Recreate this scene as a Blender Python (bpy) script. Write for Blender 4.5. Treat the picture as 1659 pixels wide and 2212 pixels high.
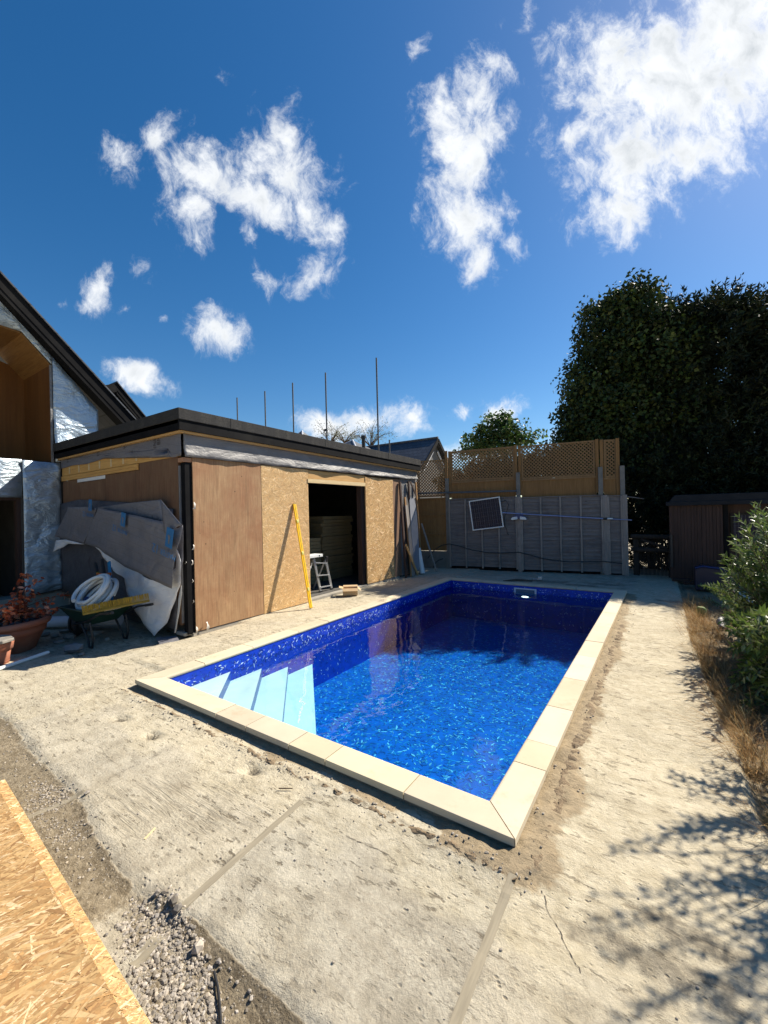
import bpy, bmesh, math, random
from mathutils import Vector, Matrix, noise
R = math.radians
random.seed(11)
for o in list(bpy.data.objects): bpy.data.objects.remove(o)
scene = bpy.context.scene
COL = scene.collection

# ---------------------------------------------------------------- camera
CAM_H, YAW, ROLL, FOC = 1.64, 0.5955, -0.0235, 897.0     # eye height, heading, roll, focal length in chart units
_cy, _sy = math.cos(YAW), math.sin(YAW)
FWD = Vector((-_sy, _cy, 0.0005)); RGT0 = Vector((_cy, _sy, 0)); UP0 = RGT0.cross(FWD)
RGT = RGT0 * math.cos(ROLL) + UP0 * math.sin(ROLL); UPV = -RGT0 * math.sin(ROLL) + UP0 * math.cos(ROLL)
cam = bpy.data.cameras.new('camera'); cam_o = bpy.data.objects.new('camera', cam); COL.objects.link(cam_o)
cam.sensor_fit = 'VERTICAL'; cam.sensor_height = 36.0; cam.lens = 1634.8 / 4032 * 36
cam.clip_start = 0.02; cam.clip_end = 2000
mw = Matrix.Identity(4)
for i in range(3):
    mw[i][0] = RGT[i]; mw[i][1] = UPV[i]; mw[i][2] = -FWD[i]
mw[0][3] = 0; mw[1][3] = 0; mw[2][3] = CAM_H
cam_o.matrix_world = mw
scene.camera = cam_o

# survey helpers: a sighting (px, py) taken from the survey point meets a known plane of the place
def sight(px, py): return FWD + RGT * ((px - 829.5) / FOC) - UPV * ((py - 1106) / FOC)
def _hit(px, py, ax, val):
    d = sight(px, py); o = Vector((0, 0, CAM_H)); return o + d * ((val - o[ax]) / d[ax])
def onx(px, py, x): return _hit(px, py, 0, x)
def ony(px, py, y): return _hit(px, py, 1, y)
def onz(px, py, z=0.0): return _hit(px, py, 2, z)

# ---------------------------------------------------------------- light
SUN_DIR = Vector((0.50, 1.0, 1.12)).normalized()          # towards the sun
sun_el = math.asin(SUN_DIR.z); sun_az = math.atan2(SUN_DIR.x, SUN_DIR.y)
sl = bpy.data.lights.new('sun', 'SUN'); sl.energy = 4.9; sl.angle = R(0.53); sl.color = (1.0, 0.92, 0.79)
sun_o = bpy.data.objects.new('sun', sl); COL.objects.link(sun_o)
sun_o.rotation_euler = (-SUN_DIR).to_track_quat('-Z', 'Y').to_euler()
scene.view_settings.view_transform = 'Standard'; scene.view_settings.look = 'None'
scene.view_settings.exposure = 0.92; scene.view_settings.gamma = 1.0

world = bpy.data.worlds.new('World'); scene.world = world; world.use_nodes = True
WN = world.node_tree; WN.nodes.clear()
def wnode(t, **kw):
    n = WN.nodes.new(t)
    for k, v in kw.items(): setattr(n, k, v)
    return n
def wl(a, b): WN.links.new(a, b)
def wmath(op, a, b=None, clamp=False):
    n = wnode('ShaderNodeMath', operation=op); n.use_clamp = clamp
    for i, v in enumerate((a, b)):
        if v is None: continue
        if isinstance(v, (int, float)): n.inputs[i].default_value = v
        else: wl(v, n.inputs[i])
    return n.outputs[0]
def build_sky():
    out = wnode('ShaderNodeOutputWorld'); bg = wnode('ShaderNodeBackground'); wl(bg.outputs[0], out.inputs[0])
    sky = wnode('ShaderNodeTexSky', sky_type='NISHITA'); sky.sun_disc = False
    sky.sun_elevation = sun_el; sky.sun_rotation = sun_az; sky.altitude = 100
    sky.air_density = 1.0; sky.dust_density = 0.4; sky.ozone_density = 3.0
    hs = wnode('ShaderNodeHueSaturation'); hs.inputs['Saturation'].default_value = 1.34; hs.inputs['Value'].default_value = 1.0
    wl(sky.outputs[0], hs.inputs['Color'])
    tc = wnode('ShaderNodeTexCoord'); d = tc.outputs['Generated']
    def dot(v):
        n = wnode('ShaderNodeVectorMath', operation='DOT_PRODUCT'); n.inputs[1].default_value = v; wl(d, n.inputs[0]); return n.outputs['Value']
    df = wmath('MAXIMUM', dot(FWD), 0.02)
    u = wmath('DIVIDE', dot(RGT), df); v = wmath('DIVIDE', dot(UPV), df)
    cmb = wnode('ShaderNodeCombineXYZ'); wl(u, cmb.inputs[0]); wl(v, cmb.inputs[1]); P = cmb.outputs[0]
    # wind-torn warp
    n1 = wnode('ShaderNodeTexNoise'); n1.inputs['Scale'].default_value = 7; n1.inputs['Detail'].default_value = 5; wl(P, n1.inputs['Vector'])
    sub = wnode('ShaderNodeVectorMath', operation='SUBTRACT'); wl(n1.outputs['Color'], sub.inputs[0]); sub.inputs[1].default_value = (.5, .5, .5)
    sc = wnode('ShaderNodeVectorMath', operation='SCALE'); wl(sub.outputs[0], sc.inputs[0]); sc.inputs['Scale'].default_value = 0.09
    ad = wnode('ShaderNodeVectorMath', operation='ADD'); wl(P, ad.inputs[0]); wl(sc.outputs[0], ad.inputs[1]); PW = ad.outputs[0]
    field = None
    # cloud lobes: centre, radii (chart units), tilt, strength
    lobes = [(275,345,60,55,0,.75),(345,300,75,45,40,.72),(450,385,120,70,-25,1.05),(610,380,125,85,-25,.95),(560,440,150,55,-18,1.12),(660,450,70,50,-30,1.0),(620,300,40,70,0,.7),(420,450,60,80,-20,.85),(540,500,25,70,10,.7),(720,490,40,40,-30,.6),(545,235,30,50,20,.3),
             (610,600,55,30,0,.6),(690,590,60,45,20,.75),
             (1035,190,65,95,-8,1.0),(960,290,55,110,18,1.0),(1020,330,75,140,-10,1.05),(1000,470,95,90,-12,1.1),(1045,560,60,60,0,.95),(1105,530,35,40,0,.7),(955,190,30,60,0,.6),
             (1450,180,240,185,-15,1.3),(1600,60,190,150,0,1.3),(1330,80,120,80,30,.95),(1380,330,150,140,-20,1.15),(1230,300,85,60,10,.9),(1330,460,110,75,20,1.05),(1500,330,140,90,35,1.0),(1600,210,90,120,20,1.1),
             (215,615,40,55,-10,.75),(285,658,22,18,20,.7),(175,650,35,18,0,.5),(290,575,30,25,-20,.32),(465,720,65,52,0,1.1),(300,810,75,38,-22,1.3),(355,688,14,12,0,.5),
             (700,925,85,40,-5,1.0),(800,905,120,32,10,1.0),(885,900,45,45,10,.9),(1000,888,45,22,25,.6),(1100,900,60,45,0,.75),(1190,945,50,30,0,.7),(905,115,22,32,-20,.55),(1145,30,18,60,-15,.5),(1080,45,14,14,0,.3),(930,990,120,30,0,.8)]
    for (cx, cy, rx, ry, ang, st) in lobes:
        m = wnode('ShaderNodeMapping', vector_type='TEXTURE')
        m.inputs['Location'].default_value = ((cx - 829.5) / FOC, (1106 - cy) / FOC, 0)
        m.inputs['Rotation'].default_value = (0, 0, R(ang)); m.inputs['Scale'].default_value = (rx * 1.34 / FOC, ry * 1.34 / FOC, 1)
        wl(PW, m.inputs['Vector'])
        ln = wnode('ShaderNodeVectorMath', operation='LENGTH'); wl(m.outputs[0], ln.inputs[0])
        a = wmath('SUBTRACT', 1.0, ln.outputs['Value'])
        a = wmath('MULTIPLY', a, st)
        field = a if field is None else (lambda f, b: (lambda n: n)(wmath('MAXIMUM', f, b)))(field, a)
    nz = wnode('ShaderNodeTexNoise'); nz.inputs['Scale'].default_value = 11; nz.inputs['Detail'].default_value = 11; nz.inputs['Roughness'].default_value = .69; nz.inputs['Distortion'].default_value = .15
    mp = wnode('ShaderNodeMapping'); mp.inputs['Rotation'].default_value = (0, 0, R(35)); mp.inputs['Scale'].default_value = (1.0, .72, 1); wl(PW, mp.inputs['Vector']); wl(mp.outputs[0], nz.inputs['Vector'])
    f2 = wmath('ADD', field, wmath('MULTIPLY', wmath('SUBTRACT', nz.outputs['Fac'], .55), 2.55))
    mr = wnode('ShaderNodeMapRange', interpolation_type='SMOOTHSTEP'); wl(f2, mr.inputs['Value'])
    mr.inputs['From Min'].default_value = -.02; mr.inputs['From Max'].default_value = .85
    alpha = wmath('MULTIPLY', mr.outputs[0], wmath('MULTIPLY', mr.outputs[0], .99, True), True)
    alpha = wmath('POWER', mr.outputs[0], 1.25, True)
    vis = wmath('GREATER_THAN', dot(FWD), 0.05); alpha = wmath('MULTIPLY', alpha, vis)
    # thick cloud bases are a little greyer
    n3 = wnode('ShaderNodeTexNoise'); n3.inputs['Scale'].default_value = 11; n3.inputs['Detail'].default_value = 6; wl(PW, n3.inputs['Vector'])
    th = wmath('MULTIPLY', wmath('SUBTRACT', f2, .35, True), wmath('SUBTRACT', n3.outputs['Fac'], .30, True))
    cr = wnode('ShaderNodeMixRGB'); wl(wmath('MULTIPLY', th, 2.8, True), cr.inputs['Fac'])
    cr.inputs[1].default_value = (8.6, 8.8, 9.0, 1); cr.inputs[2].default_value = (4.6, 5.0, 5.4, 1)
    mx = wnode('ShaderNodeMixRGB'); wl(alpha, mx.inputs['Fac']); wl(hs.outputs[0], mx.inputs[1]); wl(cr.outputs[0], mx.inputs[2])
    wl(mx.outputs[0], bg.inputs['Color']); bg.inputs['Strength'].default_value = 0.066
build_sky()

# ---------------------------------------------------------------- materials
def new_mat(name):
    m = bpy.data.materials.new(name); m.use_nodes = True; nt = m.node_tree
    b = nt.nodes['Principled BSDF']; return m, nt, b
class N:
    """small node-tree writer"""
    def __init__(s, nt): s.nt = nt
    def node(s, t, **kw):
        n = s.nt.nodes.new(t)
        for k, v in kw.items(): setattr(n, k, v)
        return n
    def link(s, a, b): s.nt.links.new(a, b)
    def obj(s): return s.node('ShaderNodeTexCoord').outputs['Object']
    def mapping(s, vec, scale=(1, 1, 1), rot=(0, 0, 0), loc=(0, 0, 0)):
        n = s.node('ShaderNodeMapping'); n.inputs['Scale'].default_value = scale; n.inputs['Rotation'].default_value = rot; n.inputs['Location'].default_value = loc
        s.link(vec, n.inputs['Vector']); return n.outputs[0]
    def noise(s, vec, scale, detail=4, rough=.55, dist=0.0, col=False):
        n = s.node('ShaderNodeTexNoise'); n.inputs['Scale'].default_value = scale; n.inputs['Detail'].default_value = detail; n.inputs['Roughness'].default_value = rough; n.inputs['Distortion'].default_value = dist
        s.link(vec, n.inputs['Vector']); return n.outputs['Color' if col else 'Fac']
    def voro(s, vec, scale, feature='F1', out='Distance', rnd=1.0):
        n = s.node('ShaderNodeTexVoronoi', feature=feature); n.inputs['Scale'].default_value = scale; n.inputs['Randomness'].default_value = rnd
        s.link(vec, n.inputs['Vector']); return n.outputs[out]
    def ramp(s, fac, stops):
        n = s.node('ShaderNodeValToRGB'); e = n.color_ramp.elements
        while len(e) < len(stops): e.new(.5)
        for el, (p, c) in zip(e, stops):
            el.position = p; el.color = (c, c, c, 1) if isinstance(c, (int, float)) else (*c, 1)
        s.link(fac, n.inputs['Fac']); return n.outputs['Color']
    def mix(s, fac, a, b, mode='MIX'):
        n = s.node('ShaderNodeMixRGB', blend_type=mode)
        for i, v in enumerate((fac, a, b)):
            if isinstance(v, (int, float)): n.inputs[i].default_value = v if i == 0 else (v, v, v, 1)
            elif isinstance(v, tuple): n.inputs[i].default_value = (*v, 1)
            else: s.link(v, n.inputs[i])
        return n.outputs[0]
    def math(s, op, a, b=0.0, clamp=False):
        n = s.node('ShaderNodeMath', operation=op); n.use_clamp = clamp
        for i, v in enumerate((a, b)):
            if isinstance(v, (int, float)): n.inputs[i].default_value = v
            else: s.link(v, n.inputs[i])
        return n.outputs[0]
    def bump(s, h, strength=.3, dist=.01, normal=None):
        n = s.node('ShaderNodeBump'); n.inputs['Strength'].default_value = strength; n.inputs['Distance'].default_value = dist
        s.link(h, n.inputs['Height'])
        if normal: s.link(normal, n.inputs['Normal'])
        return n.outputs[0]
    def attr(s, name, out='Color'): return s.node('ShaderNodeAttribute', attribute_name=name).outputs[out]

def simple(name, c1, c2=None, scale=8, rough=.6, bump=.15, bscale=None, stretch=(1, 1, 1), metal=0, spec=.5, bd=.004, dirt=None):
    m, nt, b = new_mat(name); n = N(nt); v = n.mapping(n.obj(), stretch)
    c2 = c2 or tuple(x * .75 for x in c1)
    f = n.noise(v, scale, 6, .6)
    col = n.mix(n.ramp(f, [(.3, 0.), (.7, 1.)]), c1, c2)
    if dirt:
        g = n.ramp(n.noise(v, scale * .35, 5, .65), [(.5, 0.), (.72, 1.)])
        col = n.mix(n.math('MULTIPLY', g, .7), col, dirt)
    nt.links.new(col, b.inputs['Base Color']); b.inputs['Roughness'].default_value = rough; b.inputs['Metallic'].default_value = metal
    b.inputs['Specular IOR Level'].default_value = spec
    if bump: nt.links.new(n.bump(n.noise(v, bscale or scale * 3, 5, .6), bump, bd), b.inputs['Normal'])
    return m

def wood(name, c1, c2, c3=None, axis=2, ring=18, rough=.7, knots=True, stain=None, bump=.25):
    """grained timber: streaks run along the given axis"""
    m, nt, b = new_mat(name); n = N(nt)
    st = [ring, ring, ring]; st[axis] = ring * .06
    v0 = n.obj(); v = n.mapping(v0, tuple(st))
    w = n.noise(v, 1.0, 6, .65, .9); fine = n.noise(n.mapping(v0, tuple(x * 5 for x in st)), 1.0, 3, .6)
    col = n.mix(n.ramp(w, [(.3, 0.), (.68, 1.)]), c1, c2)
    col = n.mix(n.math('MULTIPLY', n.ramp(fine, [(.4, 0.), (.75, 1.)]), .45), col, c3 or tuple(x * .55 for x in c2))
    if knots:
        ks = [7, 7, 7]; ks[axis] = 2.5
        k = n.ramp(n.voro(n.mapping(v0, tuple(ks)), 1.0), [(.03, 1.), (.09, 0.)])
        col = n.mix(n.math('MULTIPLY', k, .8), col, tuple(x * .3 for x in c2))
    if stain:
        g = n.ramp(n.noise(v0, 2.2, 6, .7), [(.52, 0.), (.75, 1.)]); col = n.mix(n.math('MULTIPLY', g, .65), col, stain)
    nt.links.new(col, b.inputs['Base Color']); b.inputs['Roughness'].default_value = rough; b.inputs['Specular IOR Level'].default_value = .3
    nt.links.new(n.bump(n.math('ADD', w, fine), bump, .003), b.inputs['Normal'])
    return m

def vcol_mat(name, rough=.6, amount=1.0, spec=.4, trans=0.0, noise_amt=.25, nscale=30, bump=0.0):
    """colour comes from the per-face colour of each strand, leaf or chip"""
    m, nt, b = new_mat(name); n = N(nt)
    c = n.attr('tint'); f = n.noise(n.obj(), nscale, 4, .6)
    col = n.mix(noise_amt, c, n.mix(1.0, c, n.ramp(f, [(.3, .45), (.7, 1.5)]), 'MULTIPLY'))
    nt.links.new(col, b.inputs['Base Color']); b.inputs['Roughness'].default_value = rough; b.inputs['Specular IOR Level'].default_value = spec
    if bump: nt.links.new(n.bump(f, bump, .002), b.inputs['Normal'])
    if trans:
        tr = n.node('ShaderNodeBsdfTranslucent'); nt.links.new(col, tr.inputs['Color'])
        ms = n.node('ShaderNodeMixShader'); ms.inputs[0].default_value = trans
        nt.links.new(b.outputs[0], ms.inputs[1]); nt.links.new(tr.outputs[0], ms.inputs[2])
        nt.links.new(ms.outputs[0], nt.nodes['Material Output'].inputs['Surface'])
    return m

_ra = onz(448, 1899) - onz(246, 1744); RIDGE_A = -math.atan2(_ra.y, _ra.x)      # way the screed was dragged
def ground_mat():
    m, nt, b = new_mat('rough_concrete'); n = N(nt); v = n.obj()
    z = n.node('ShaderNodeSeparateColor'); nt.links.new(n.attr('zone'), z.inputs[0])
    soil, mort, damp_dark = z.outputs[0], z.outputs[1], z.outputs[2]; slur = n.attr('slurry', 'Fac')
    big = n.noise(v, .9, 7, .62, .3); mid = n.noise(v, 5, 9, .74); fine = n.noise(v, 55, 5, .7)
    col = n.mix(n.ramp(big, [(.32, 0.), (.68, 1.)]), (.43, .388, .305), (.525, .472, .368))
    col = n.mix(n.ramp(mid, [(.40, .62), (.56, 0.)]), col, (.26, .225, .165))
    # brushed streaks left by the broom
    vw = n.mapping(v, (13, 44, 13), (0, 0, R(-14)))
    br = n.noise(vw, 1.0, 4, .6, .6); patch = n.ramp(n.noise(v, .8, 3, .5), [(.42, 0.), (.6, 1.)])
    brm = n.math('MULTIPLY', n.ramp(br, [(.30, 1.), (.60, 0.)]), n.math('MULTIPLY', patch, .20))
    col = n.mix(brm, col, (.25, .215, .155))
    # pitting and aggregate
    pit = n.ramp(n.voro(n.mapping(v, (1, 1.6, 1)), 26), [(.05, 1.), (.16, 0.)])
    pitm = n.math('MULTIPLY', pit, n.ramp(n.noise(v, 3.1, 5, .6), [(.46, 0.), (.6, 1.)]))
    col = n.mix(n.math('MULTIPLY', pitm, .75), col, (.16, .135, .10))
    col = n.mix(n.math('MULTIPLY', n.ramp(fine, [(.35, 1.), (.5, 0.)]), .32), col, (.20, .17, .125))
    spot = n.ramp(n.noise(v, 2.6, 8, .76), [(.555, 0.), (.66, 1.)])
    col = n.mix(n.math('MULTIPLY', spot, .55), col, (.225, .195, .145))
    pale = n.ramp(n.noise(n.mapping(v, (1, 1, 1), (0, 0, 0), (7, 3, 0)), 1.7, 7, .7), [(.56, 0.), (.68, 1.)])
    col = n.mix(n.math('MULTIPLY', pale, .5), col, (.60, .55, .44))
    sl = n.ramp(n.math('ADD', slur, n.math('MULTIPLY', n.math('SUBTRACT', n.noise(v, 4, 7, .7), .5), .9)), [(.35, 0.), (.65, 1.)])
    slc = n.mix(n.ramp(n.noise(v, 9, 8, .72, .5), [(.35, 0.), (.62, 1.)]), (.40, .345, .24), (.56, .50, .375))
    slc = n.mix(n.math('MULTIPLY', n.ramp(n.noise(n.mapping(v, (4, 15, 4), (0, 0, R(8))), 1.5, 9, .80), [(.53, 0.), (.61, 1.)]), .62), slc, (.25, .205, .135))
    mark = n.math('MULTIPLY', n.ramp(n.noise(n.mapping(v, (9, 26, 9), (0, 0, R(-10)), (3, 3, 0)), 1.0, 6, .72), [(.575, 0.), (.63, 1.)]), n.ramp(n.noise(v, 1.3, 4, .6), [(.42, .30), (.58, 1.)]))
    col = n.mix(n.math('MULTIPLY', sl, .85), col, slc); col = n.mix(n.math('MULTIPLY', mark, .75), col, (.15, .125, .085))
    chip = n.ramp(n.voro(n.mapping(v, (1, 1.5, 1), (0, 0, .4)), 17), [(.07, 1.), (.18, 0.)]); chm = n.math('MAXIMUM', mark, n.math('MULTIPLY', chip, n.ramp(n.noise(v, 2.2, 6, .7), [(.47, 0.), (.56, 1.)])))
    col = n.mix(n.math('MULTIPLY', chm, .7), col, (.17, .14, .10))
    bay = n.node('ShaderNodeTexVoronoi', feature='F1', distance='CHEBYCHEV'); bay.inputs['Scale'].default_value = .45; bay.inputs['Randomness'].default_value = .6; nt.links.new(v, bay.inputs['Vector'])
    bs = n.node('ShaderNodeSeparateColor'); nt.links.new(bay.outputs['Color'], bs.inputs[0]); col = n.mix(n.math('MULTIPLY', bs.outputs[0], .0), col, (.42, .38, .31))
    trk = n.ramp(n.noise(n.mapping(v, (1.1, 5.5, 1), (0, 0, R(28))), 1.4, 8, .72, .8), [(.52, 0.), (.68, 1.)]); col = n.mix(n.math('MULTIPLY', trk, .42), col, (.25, .21, .15))
    dust = n.ramp(n.noise(n.mapping(v, (1, 1, 1), (0, 0, 0), (3, 9, 0)), .7, 7, .68), [(.46, 0.), (.64, 1.)]); col = n.mix(n.math('MULTIPLY', dust, .38), col, (.56, .495, .365))
    rg = n.noise(n.mapping(v, (2.2, 30, 1), (0, 0, RIDGE_A)), 1.0, 7, .72, .4); rgm = n.math('MULTIPLY', n.attr('ridge', 'Fac'), n.ramp(rg, [(.42, 1.), (.56, 0.)]))
    col = n.mix(n.math('MULTIPLY', rgm, .28), col, (.22, .185, .13))
    bt = n.attr('bay', 'Fac'); col = n.mix(1.0, col, n.mix(bt, (.86, .875, .90), (1.07, 1.05, 1.01)), 'MULTIPLY')
    # soil, mortar smears, damp, and the darkened joints and holes
    edge = n.math('SUBTRACT', n.noise(v, 14, 6, .7), .5)
    sm = n.ramp(n.math('ADD', soil, n.math('MULTIPLY', edge, .7)), [(.40, 0.), (.58, 1.)])
    sc = n.mix(n.ramp(n.noise(v, 24, 6, .7), [(.35, 0.), (.65, 1.)]), (.125, .093, .055), (.29, .235, .155))
    sc = n.mix(n.ramp(n.voro(v, 60), [(.10, 1.), (.25, 0.)]), sc, (.42, .36, .27))
    col = n.mix(n.math('MULTIPLY', sm, .92), col, sc)
    mm = n.ramp(n.math('ADD', mort, n.math('MULTIPLY', edge, 1.0)), [(.38, 0.), (.62, 1.)])
    mc = n.mix(n.ramp(n.noise(v, 17, 6, .7), [(.35, 0.), (.65, 1.)]), (.36, .275, .17), (.22, .17, .105))
    col = n.mix(n.math('MULTIPLY', mm, .88), col, mc)
    wm = n.ramp(n.math('ADD', damp_dark, n.math('MULTIPLY', edge, .8)), [(.4, 0.), (.62, 1.)])
    col = n.mix(n.math('MULTIPLY', wm, .72), col, (.14, .12, .09))
    nt.links.new(col, b.inputs['Base Color']); b.inputs['Roughness'].default_value = .92; b.inputs['Specular IOR Level'].default_value = .15
    rel = n.noise(v, 15, 11, .78); gr = n.ramp(n.noise(n.mapping(v, (1, 1, 1), (0, 0, 0), (5, 1, 2)), 34, 6, .75), [(.40, 0.), (.60, 1.)])
    h = n.math('ADD', n.math('MULTIPLY', rel, 1.2), n.math('MULTIPLY', n.math('MULTIPLY', gr, n.ramp(n.noise(v, 1.9, 5, .6), [(.40, .15), (.62, 1.)])), .42))
    h = n.math('SUBTRACT', h, n.math('MULTIPLY', rgm, .5)); h = n.math('SUBTRACT', h, n.math('MULTIPLY', brm, .6)); h = n.math('SUBTRACT', h, n.math('MULTIPLY', pitm, .5))
    h = n.math('ADD', h, n.math('MULTIPLY', n.math('MULTIPLY', n.noise(v, 38, 4, .7), sm), 1.1))
    nt.links.new(n.bump(n.math('SUBTRACT', h, n.math('MULTIPLY', chm, .8)), .58, .020), b.inputs['Normal'])
    return m

def stone_mat():
    m, nt, b = new_mat('pale_coping_stone'); n = N(nt); v = n.obj()
    col = n.mix(n.ramp(n.noise(v, 2.5, 6, .6), [(.3, 0.), (.7, 1.)]), (.62, .545, .41), (.55, .475, .35))
    col = n.mix(n.math('MULTIPLY', n.ramp(n.noise(v, 5.5, 7, .7), [(.56, 0.), (.72, 1.)]), .42), col, (.40, .30, .19))
    t = n.attr('tint'); col = n.mix(1.0, col, t, 'MULTIPLY')
    nt.links.new(col, b.inputs['Base Color']); b.inputs['Roughness'].default_value = .75; b.inputs['Specular IOR Level'].default_value = .25
    nt.links.new(n.bump(n.noise(v, 60, 4, .6), .15, .002), b.inputs['Normal']); return m

def ply_mat(name, c1, c2, stain, red):
    m, nt, b = new_mat(name); n = N(nt); v = n.obj()
    g = n.noise(n.mapping(v, (7, 7, 1.3)), 1.6, 9, .74, 1.2); f = n.noise(n.mapping(v, (90, 90, 2.2)), 1.0, 3, .6)
    big = n.noise(v, 1.1, 5, .6, .4)
    col = n.mix(n.ramp(g, [(.3, 0.), (.7, 1.)]), c1, c2)
    col = n.mix(n.ramp(n.noise(v, 1.5, 8, .72, .3), [(.38, .75), (.60, 0.)]), col, red)
    col = n.mix(n.math('MULTIPLY', n.ramp(f, [(.42, 0.), (.62, 1.)]), .38), col, stain)
    col = n.mix(n.math('MULTIPLY', n.ramp(n.noise(n.mapping(v, (4, 4, .5)), 1.3, 7, .7, .7), [(.5, 0.), (.68, 1.)]), .5), col, tuple(x * .55 for x in c2))
    sp = n.ramp(n.voro(v, 7), [(.045, 1.), (.09, 0.)]); spm = n.math('MULTIPLY', sp, n.ramp(n.noise(v, 1.4, 3, .5), [(.48, 0.), (.56, 1.)]))
    col = n.mix(n.math('MULTIPLY', spm, .85), col, (.04, .02, .012))
    wr = n.ramp(n.noise(n.mapping(v, (3, 3, 1.2)), 1.2, 8, .75, .8), [(.60, 0.), (.72, 1.)])
    col = n.mix(n.math('MULTIPLY', wr, .35), col, tuple(min(1, x * 1.35) for x in c1))
    nt.links.new(col, b.inputs['Base Color']); b.inputs['Roughness'].default_value = .72; b.inputs['Specular IOR Level'].default_value = .25
    nt.links.new(n.bump(n.math('ADD', g, f), .3, .003), b.inputs['Normal']); return m

def crumple_mat(name, c1, c2, rough=.45, metal=0.0, bump=.8, scale=3.5, spec=.5, grid=False):
    """builder's membrane: soft long creases over a fine weave"""
    m, nt, b = new_mat(name); n = N(nt); v = n.obj()
    a = n.noise(n.mapping(v, (1, 1, 1.8)), scale, 4, .5, 1.4); c = n.noise(n.mapping(v, (1, 1, 3)), scale * 3.2, 5, .6, 1.0)
    col = n.mix(n.ramp(a, [(.3, 0.), (.7, 1.)]), c1, c2)
    col = n.mix(n.math('MULTIPLY', n.noise(v, 120, 2, .5), .18), col, (.05, .05, .055))
    if grid:
        sp = n.node('ShaderNodeSeparateXYZ'); nt.links.new(n.mapping(v, (1, 1, 1), (0, R(-11), 0)), sp.inputs[0])
        def ln(o, p, w): return n.math('LESS_THAN', n.math('FRACT', n.math('DIVIDE', n.math('ADD', o, 40), p)), w)
        col = n.mix(n.math('MULTIPLY', n.math('MAXIMUM', ln(sp.outputs[2], .115, .07), ln(sp.outputs[0], .10, .04)), .45), col, (.09, .075, .085))
    nt.links.new(col, b.inputs['Base Color']); b.inputs['Roughness'].default_value = rough; b.inputs['Metallic'].default_value = metal; b.inputs['Specular IOR Level'].default_value = spec
    nt.links.new(n.bump(n.math('ADD', n.math('MULTIPLY', a, 2.0), n.math('MULTIPLY', c, .6)), bump, .05), b.inputs['Normal']); return m

def felt_mat():
    m, nt, b = new_mat('mineral_roof_felt'); n = N(nt); v = n.obj()
    g = n.noise(v, 170, 3, .7); col = n.mix(n.ramp(g, [(.4, 0.), (.62, 1.)]), (.013, .013, .013), (.10, .096, .09))
    col = n.mix(n.ramp(n.noise(n.mapping(v, (3, 3, .5)), 2.2, 5, .6), [(.45, .55), (.65, 0.)]), col, (.03, .03, .032))
    nt.links.new(col, b.inputs['Base Color']); b.inputs['Roughness'].default_value = .95; b.inputs['Specular IOR Level'].default_value = .15
    nt.links.new(n.bump(g, .5, .003), b.inputs['Normal']); return m

def water_mat():
    m, nt, b = new_mat('clear_pool_water'); n = N(nt); nt.nodes.remove(b); v = n.obj()
    tr = n.node('ShaderNodeBsdfTransparent'); tr.inputs[0].default_value = (.93, .97, 1, 1)
    gl = n.node('ShaderNodeBsdfGlossy'); gl.inputs['Roughness'].default_value = .012
    fr = n.node('ShaderNodeFresnel'); fr.inputs['IOR'].default_value = 1.333
    h = n.math('ADD', n.noise(v, 1.6, 2, .5, .8), n.math('MULTIPLY', n.noise(v, 7.5, 2, .5), .12))
    bp = n.bump(h, .16, .05); nt.links.new(bp, gl.inputs['Normal']); nt.links.new(bp, fr.inputs['Normal'])
    mx = n.node('ShaderNodeMixShader'); nt.links.new(fr.outputs[0], mx.inputs[0]); nt.links.new(tr.outputs[0], mx.inputs[1]); nt.links.new(gl.outputs[0], mx.inputs[2])
    out = nt.nodes['Material Output']; nt.links.new(mx.outputs[0], out.inputs['Surface'])
    va = n.node('ShaderNodeVolumeAbsorption'); va.inputs['Color'].default_value = (.12, .86, .95, 1); va.inputs['Density'].default_value = .42
    nt.links.new(va.outputs[0], out.inputs['Volume']); return m

def emit_mat(name, c, s):
    m, nt, b = new_mat(name); b.inputs['Base Color'].default_value = (.8, .8, .8, 1); b.inputs['Emission Color'].default_value = (*c, 1); b.inputs['Emission Strength'].default_value = s; return m

M = {}
M['ground'] = ground_mat(); M['stone'] = stone_mat(); M['water'] = water_mat(); M['felt'] = felt_mat()
M['liner'] = vcol_mat('blue_vinyl_liner', .35, noise_amt=.35, nscale=9, spec=.4)
M['step'] = simple('white_step_shell', (.64, .80, .80), (.56, .73, .74), 4, .4, .05)
M['osb'] = vcol_mat('strand_board', .6, noise_amt=.3, nscale=60, spec=.3, bump=.2)
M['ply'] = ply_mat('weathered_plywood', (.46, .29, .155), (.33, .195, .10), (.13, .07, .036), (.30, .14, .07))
M['ply_side'] = ply_mat('shaded_plywood', (.22, .13, .072), (.155, .088, .048), (.07, .038, .022), (.16, .075, .04))  # plywood in darker tones: shade of the side wall put into the colour
M['ply_strip'] = ply_mat('grey_brown_plywood', (.34, .22, .14), (.24, .15, .095), (.10, .06, .04), (.24, .12, .08))
M['pine'] = wood('fresh_pine', (.62, .40, .17), (.50, .29, .11), axis=1, ring=14)
M['pine_z'] = wood('fresh_pine_upright', (.40, .23, .10), (.29, .155, .06), axis=2, ring=14)
M['pine_pale'] = wood('pale_pine', (.74, .58, .33), (.64, .47, .24), axis=1, ring=14)
M['recess_ceiling'] = wood('shaded_ceiling_board', (.32, .17, .055), (.22, .11, .035), axis=0, ring=14)  # shade under the recess ceiling is put into this board colour
M['pine_x'] = wood('shaded_pine', (.70, .41, .13), (.56, .30, .085), axis=0, ring=14)
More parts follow.
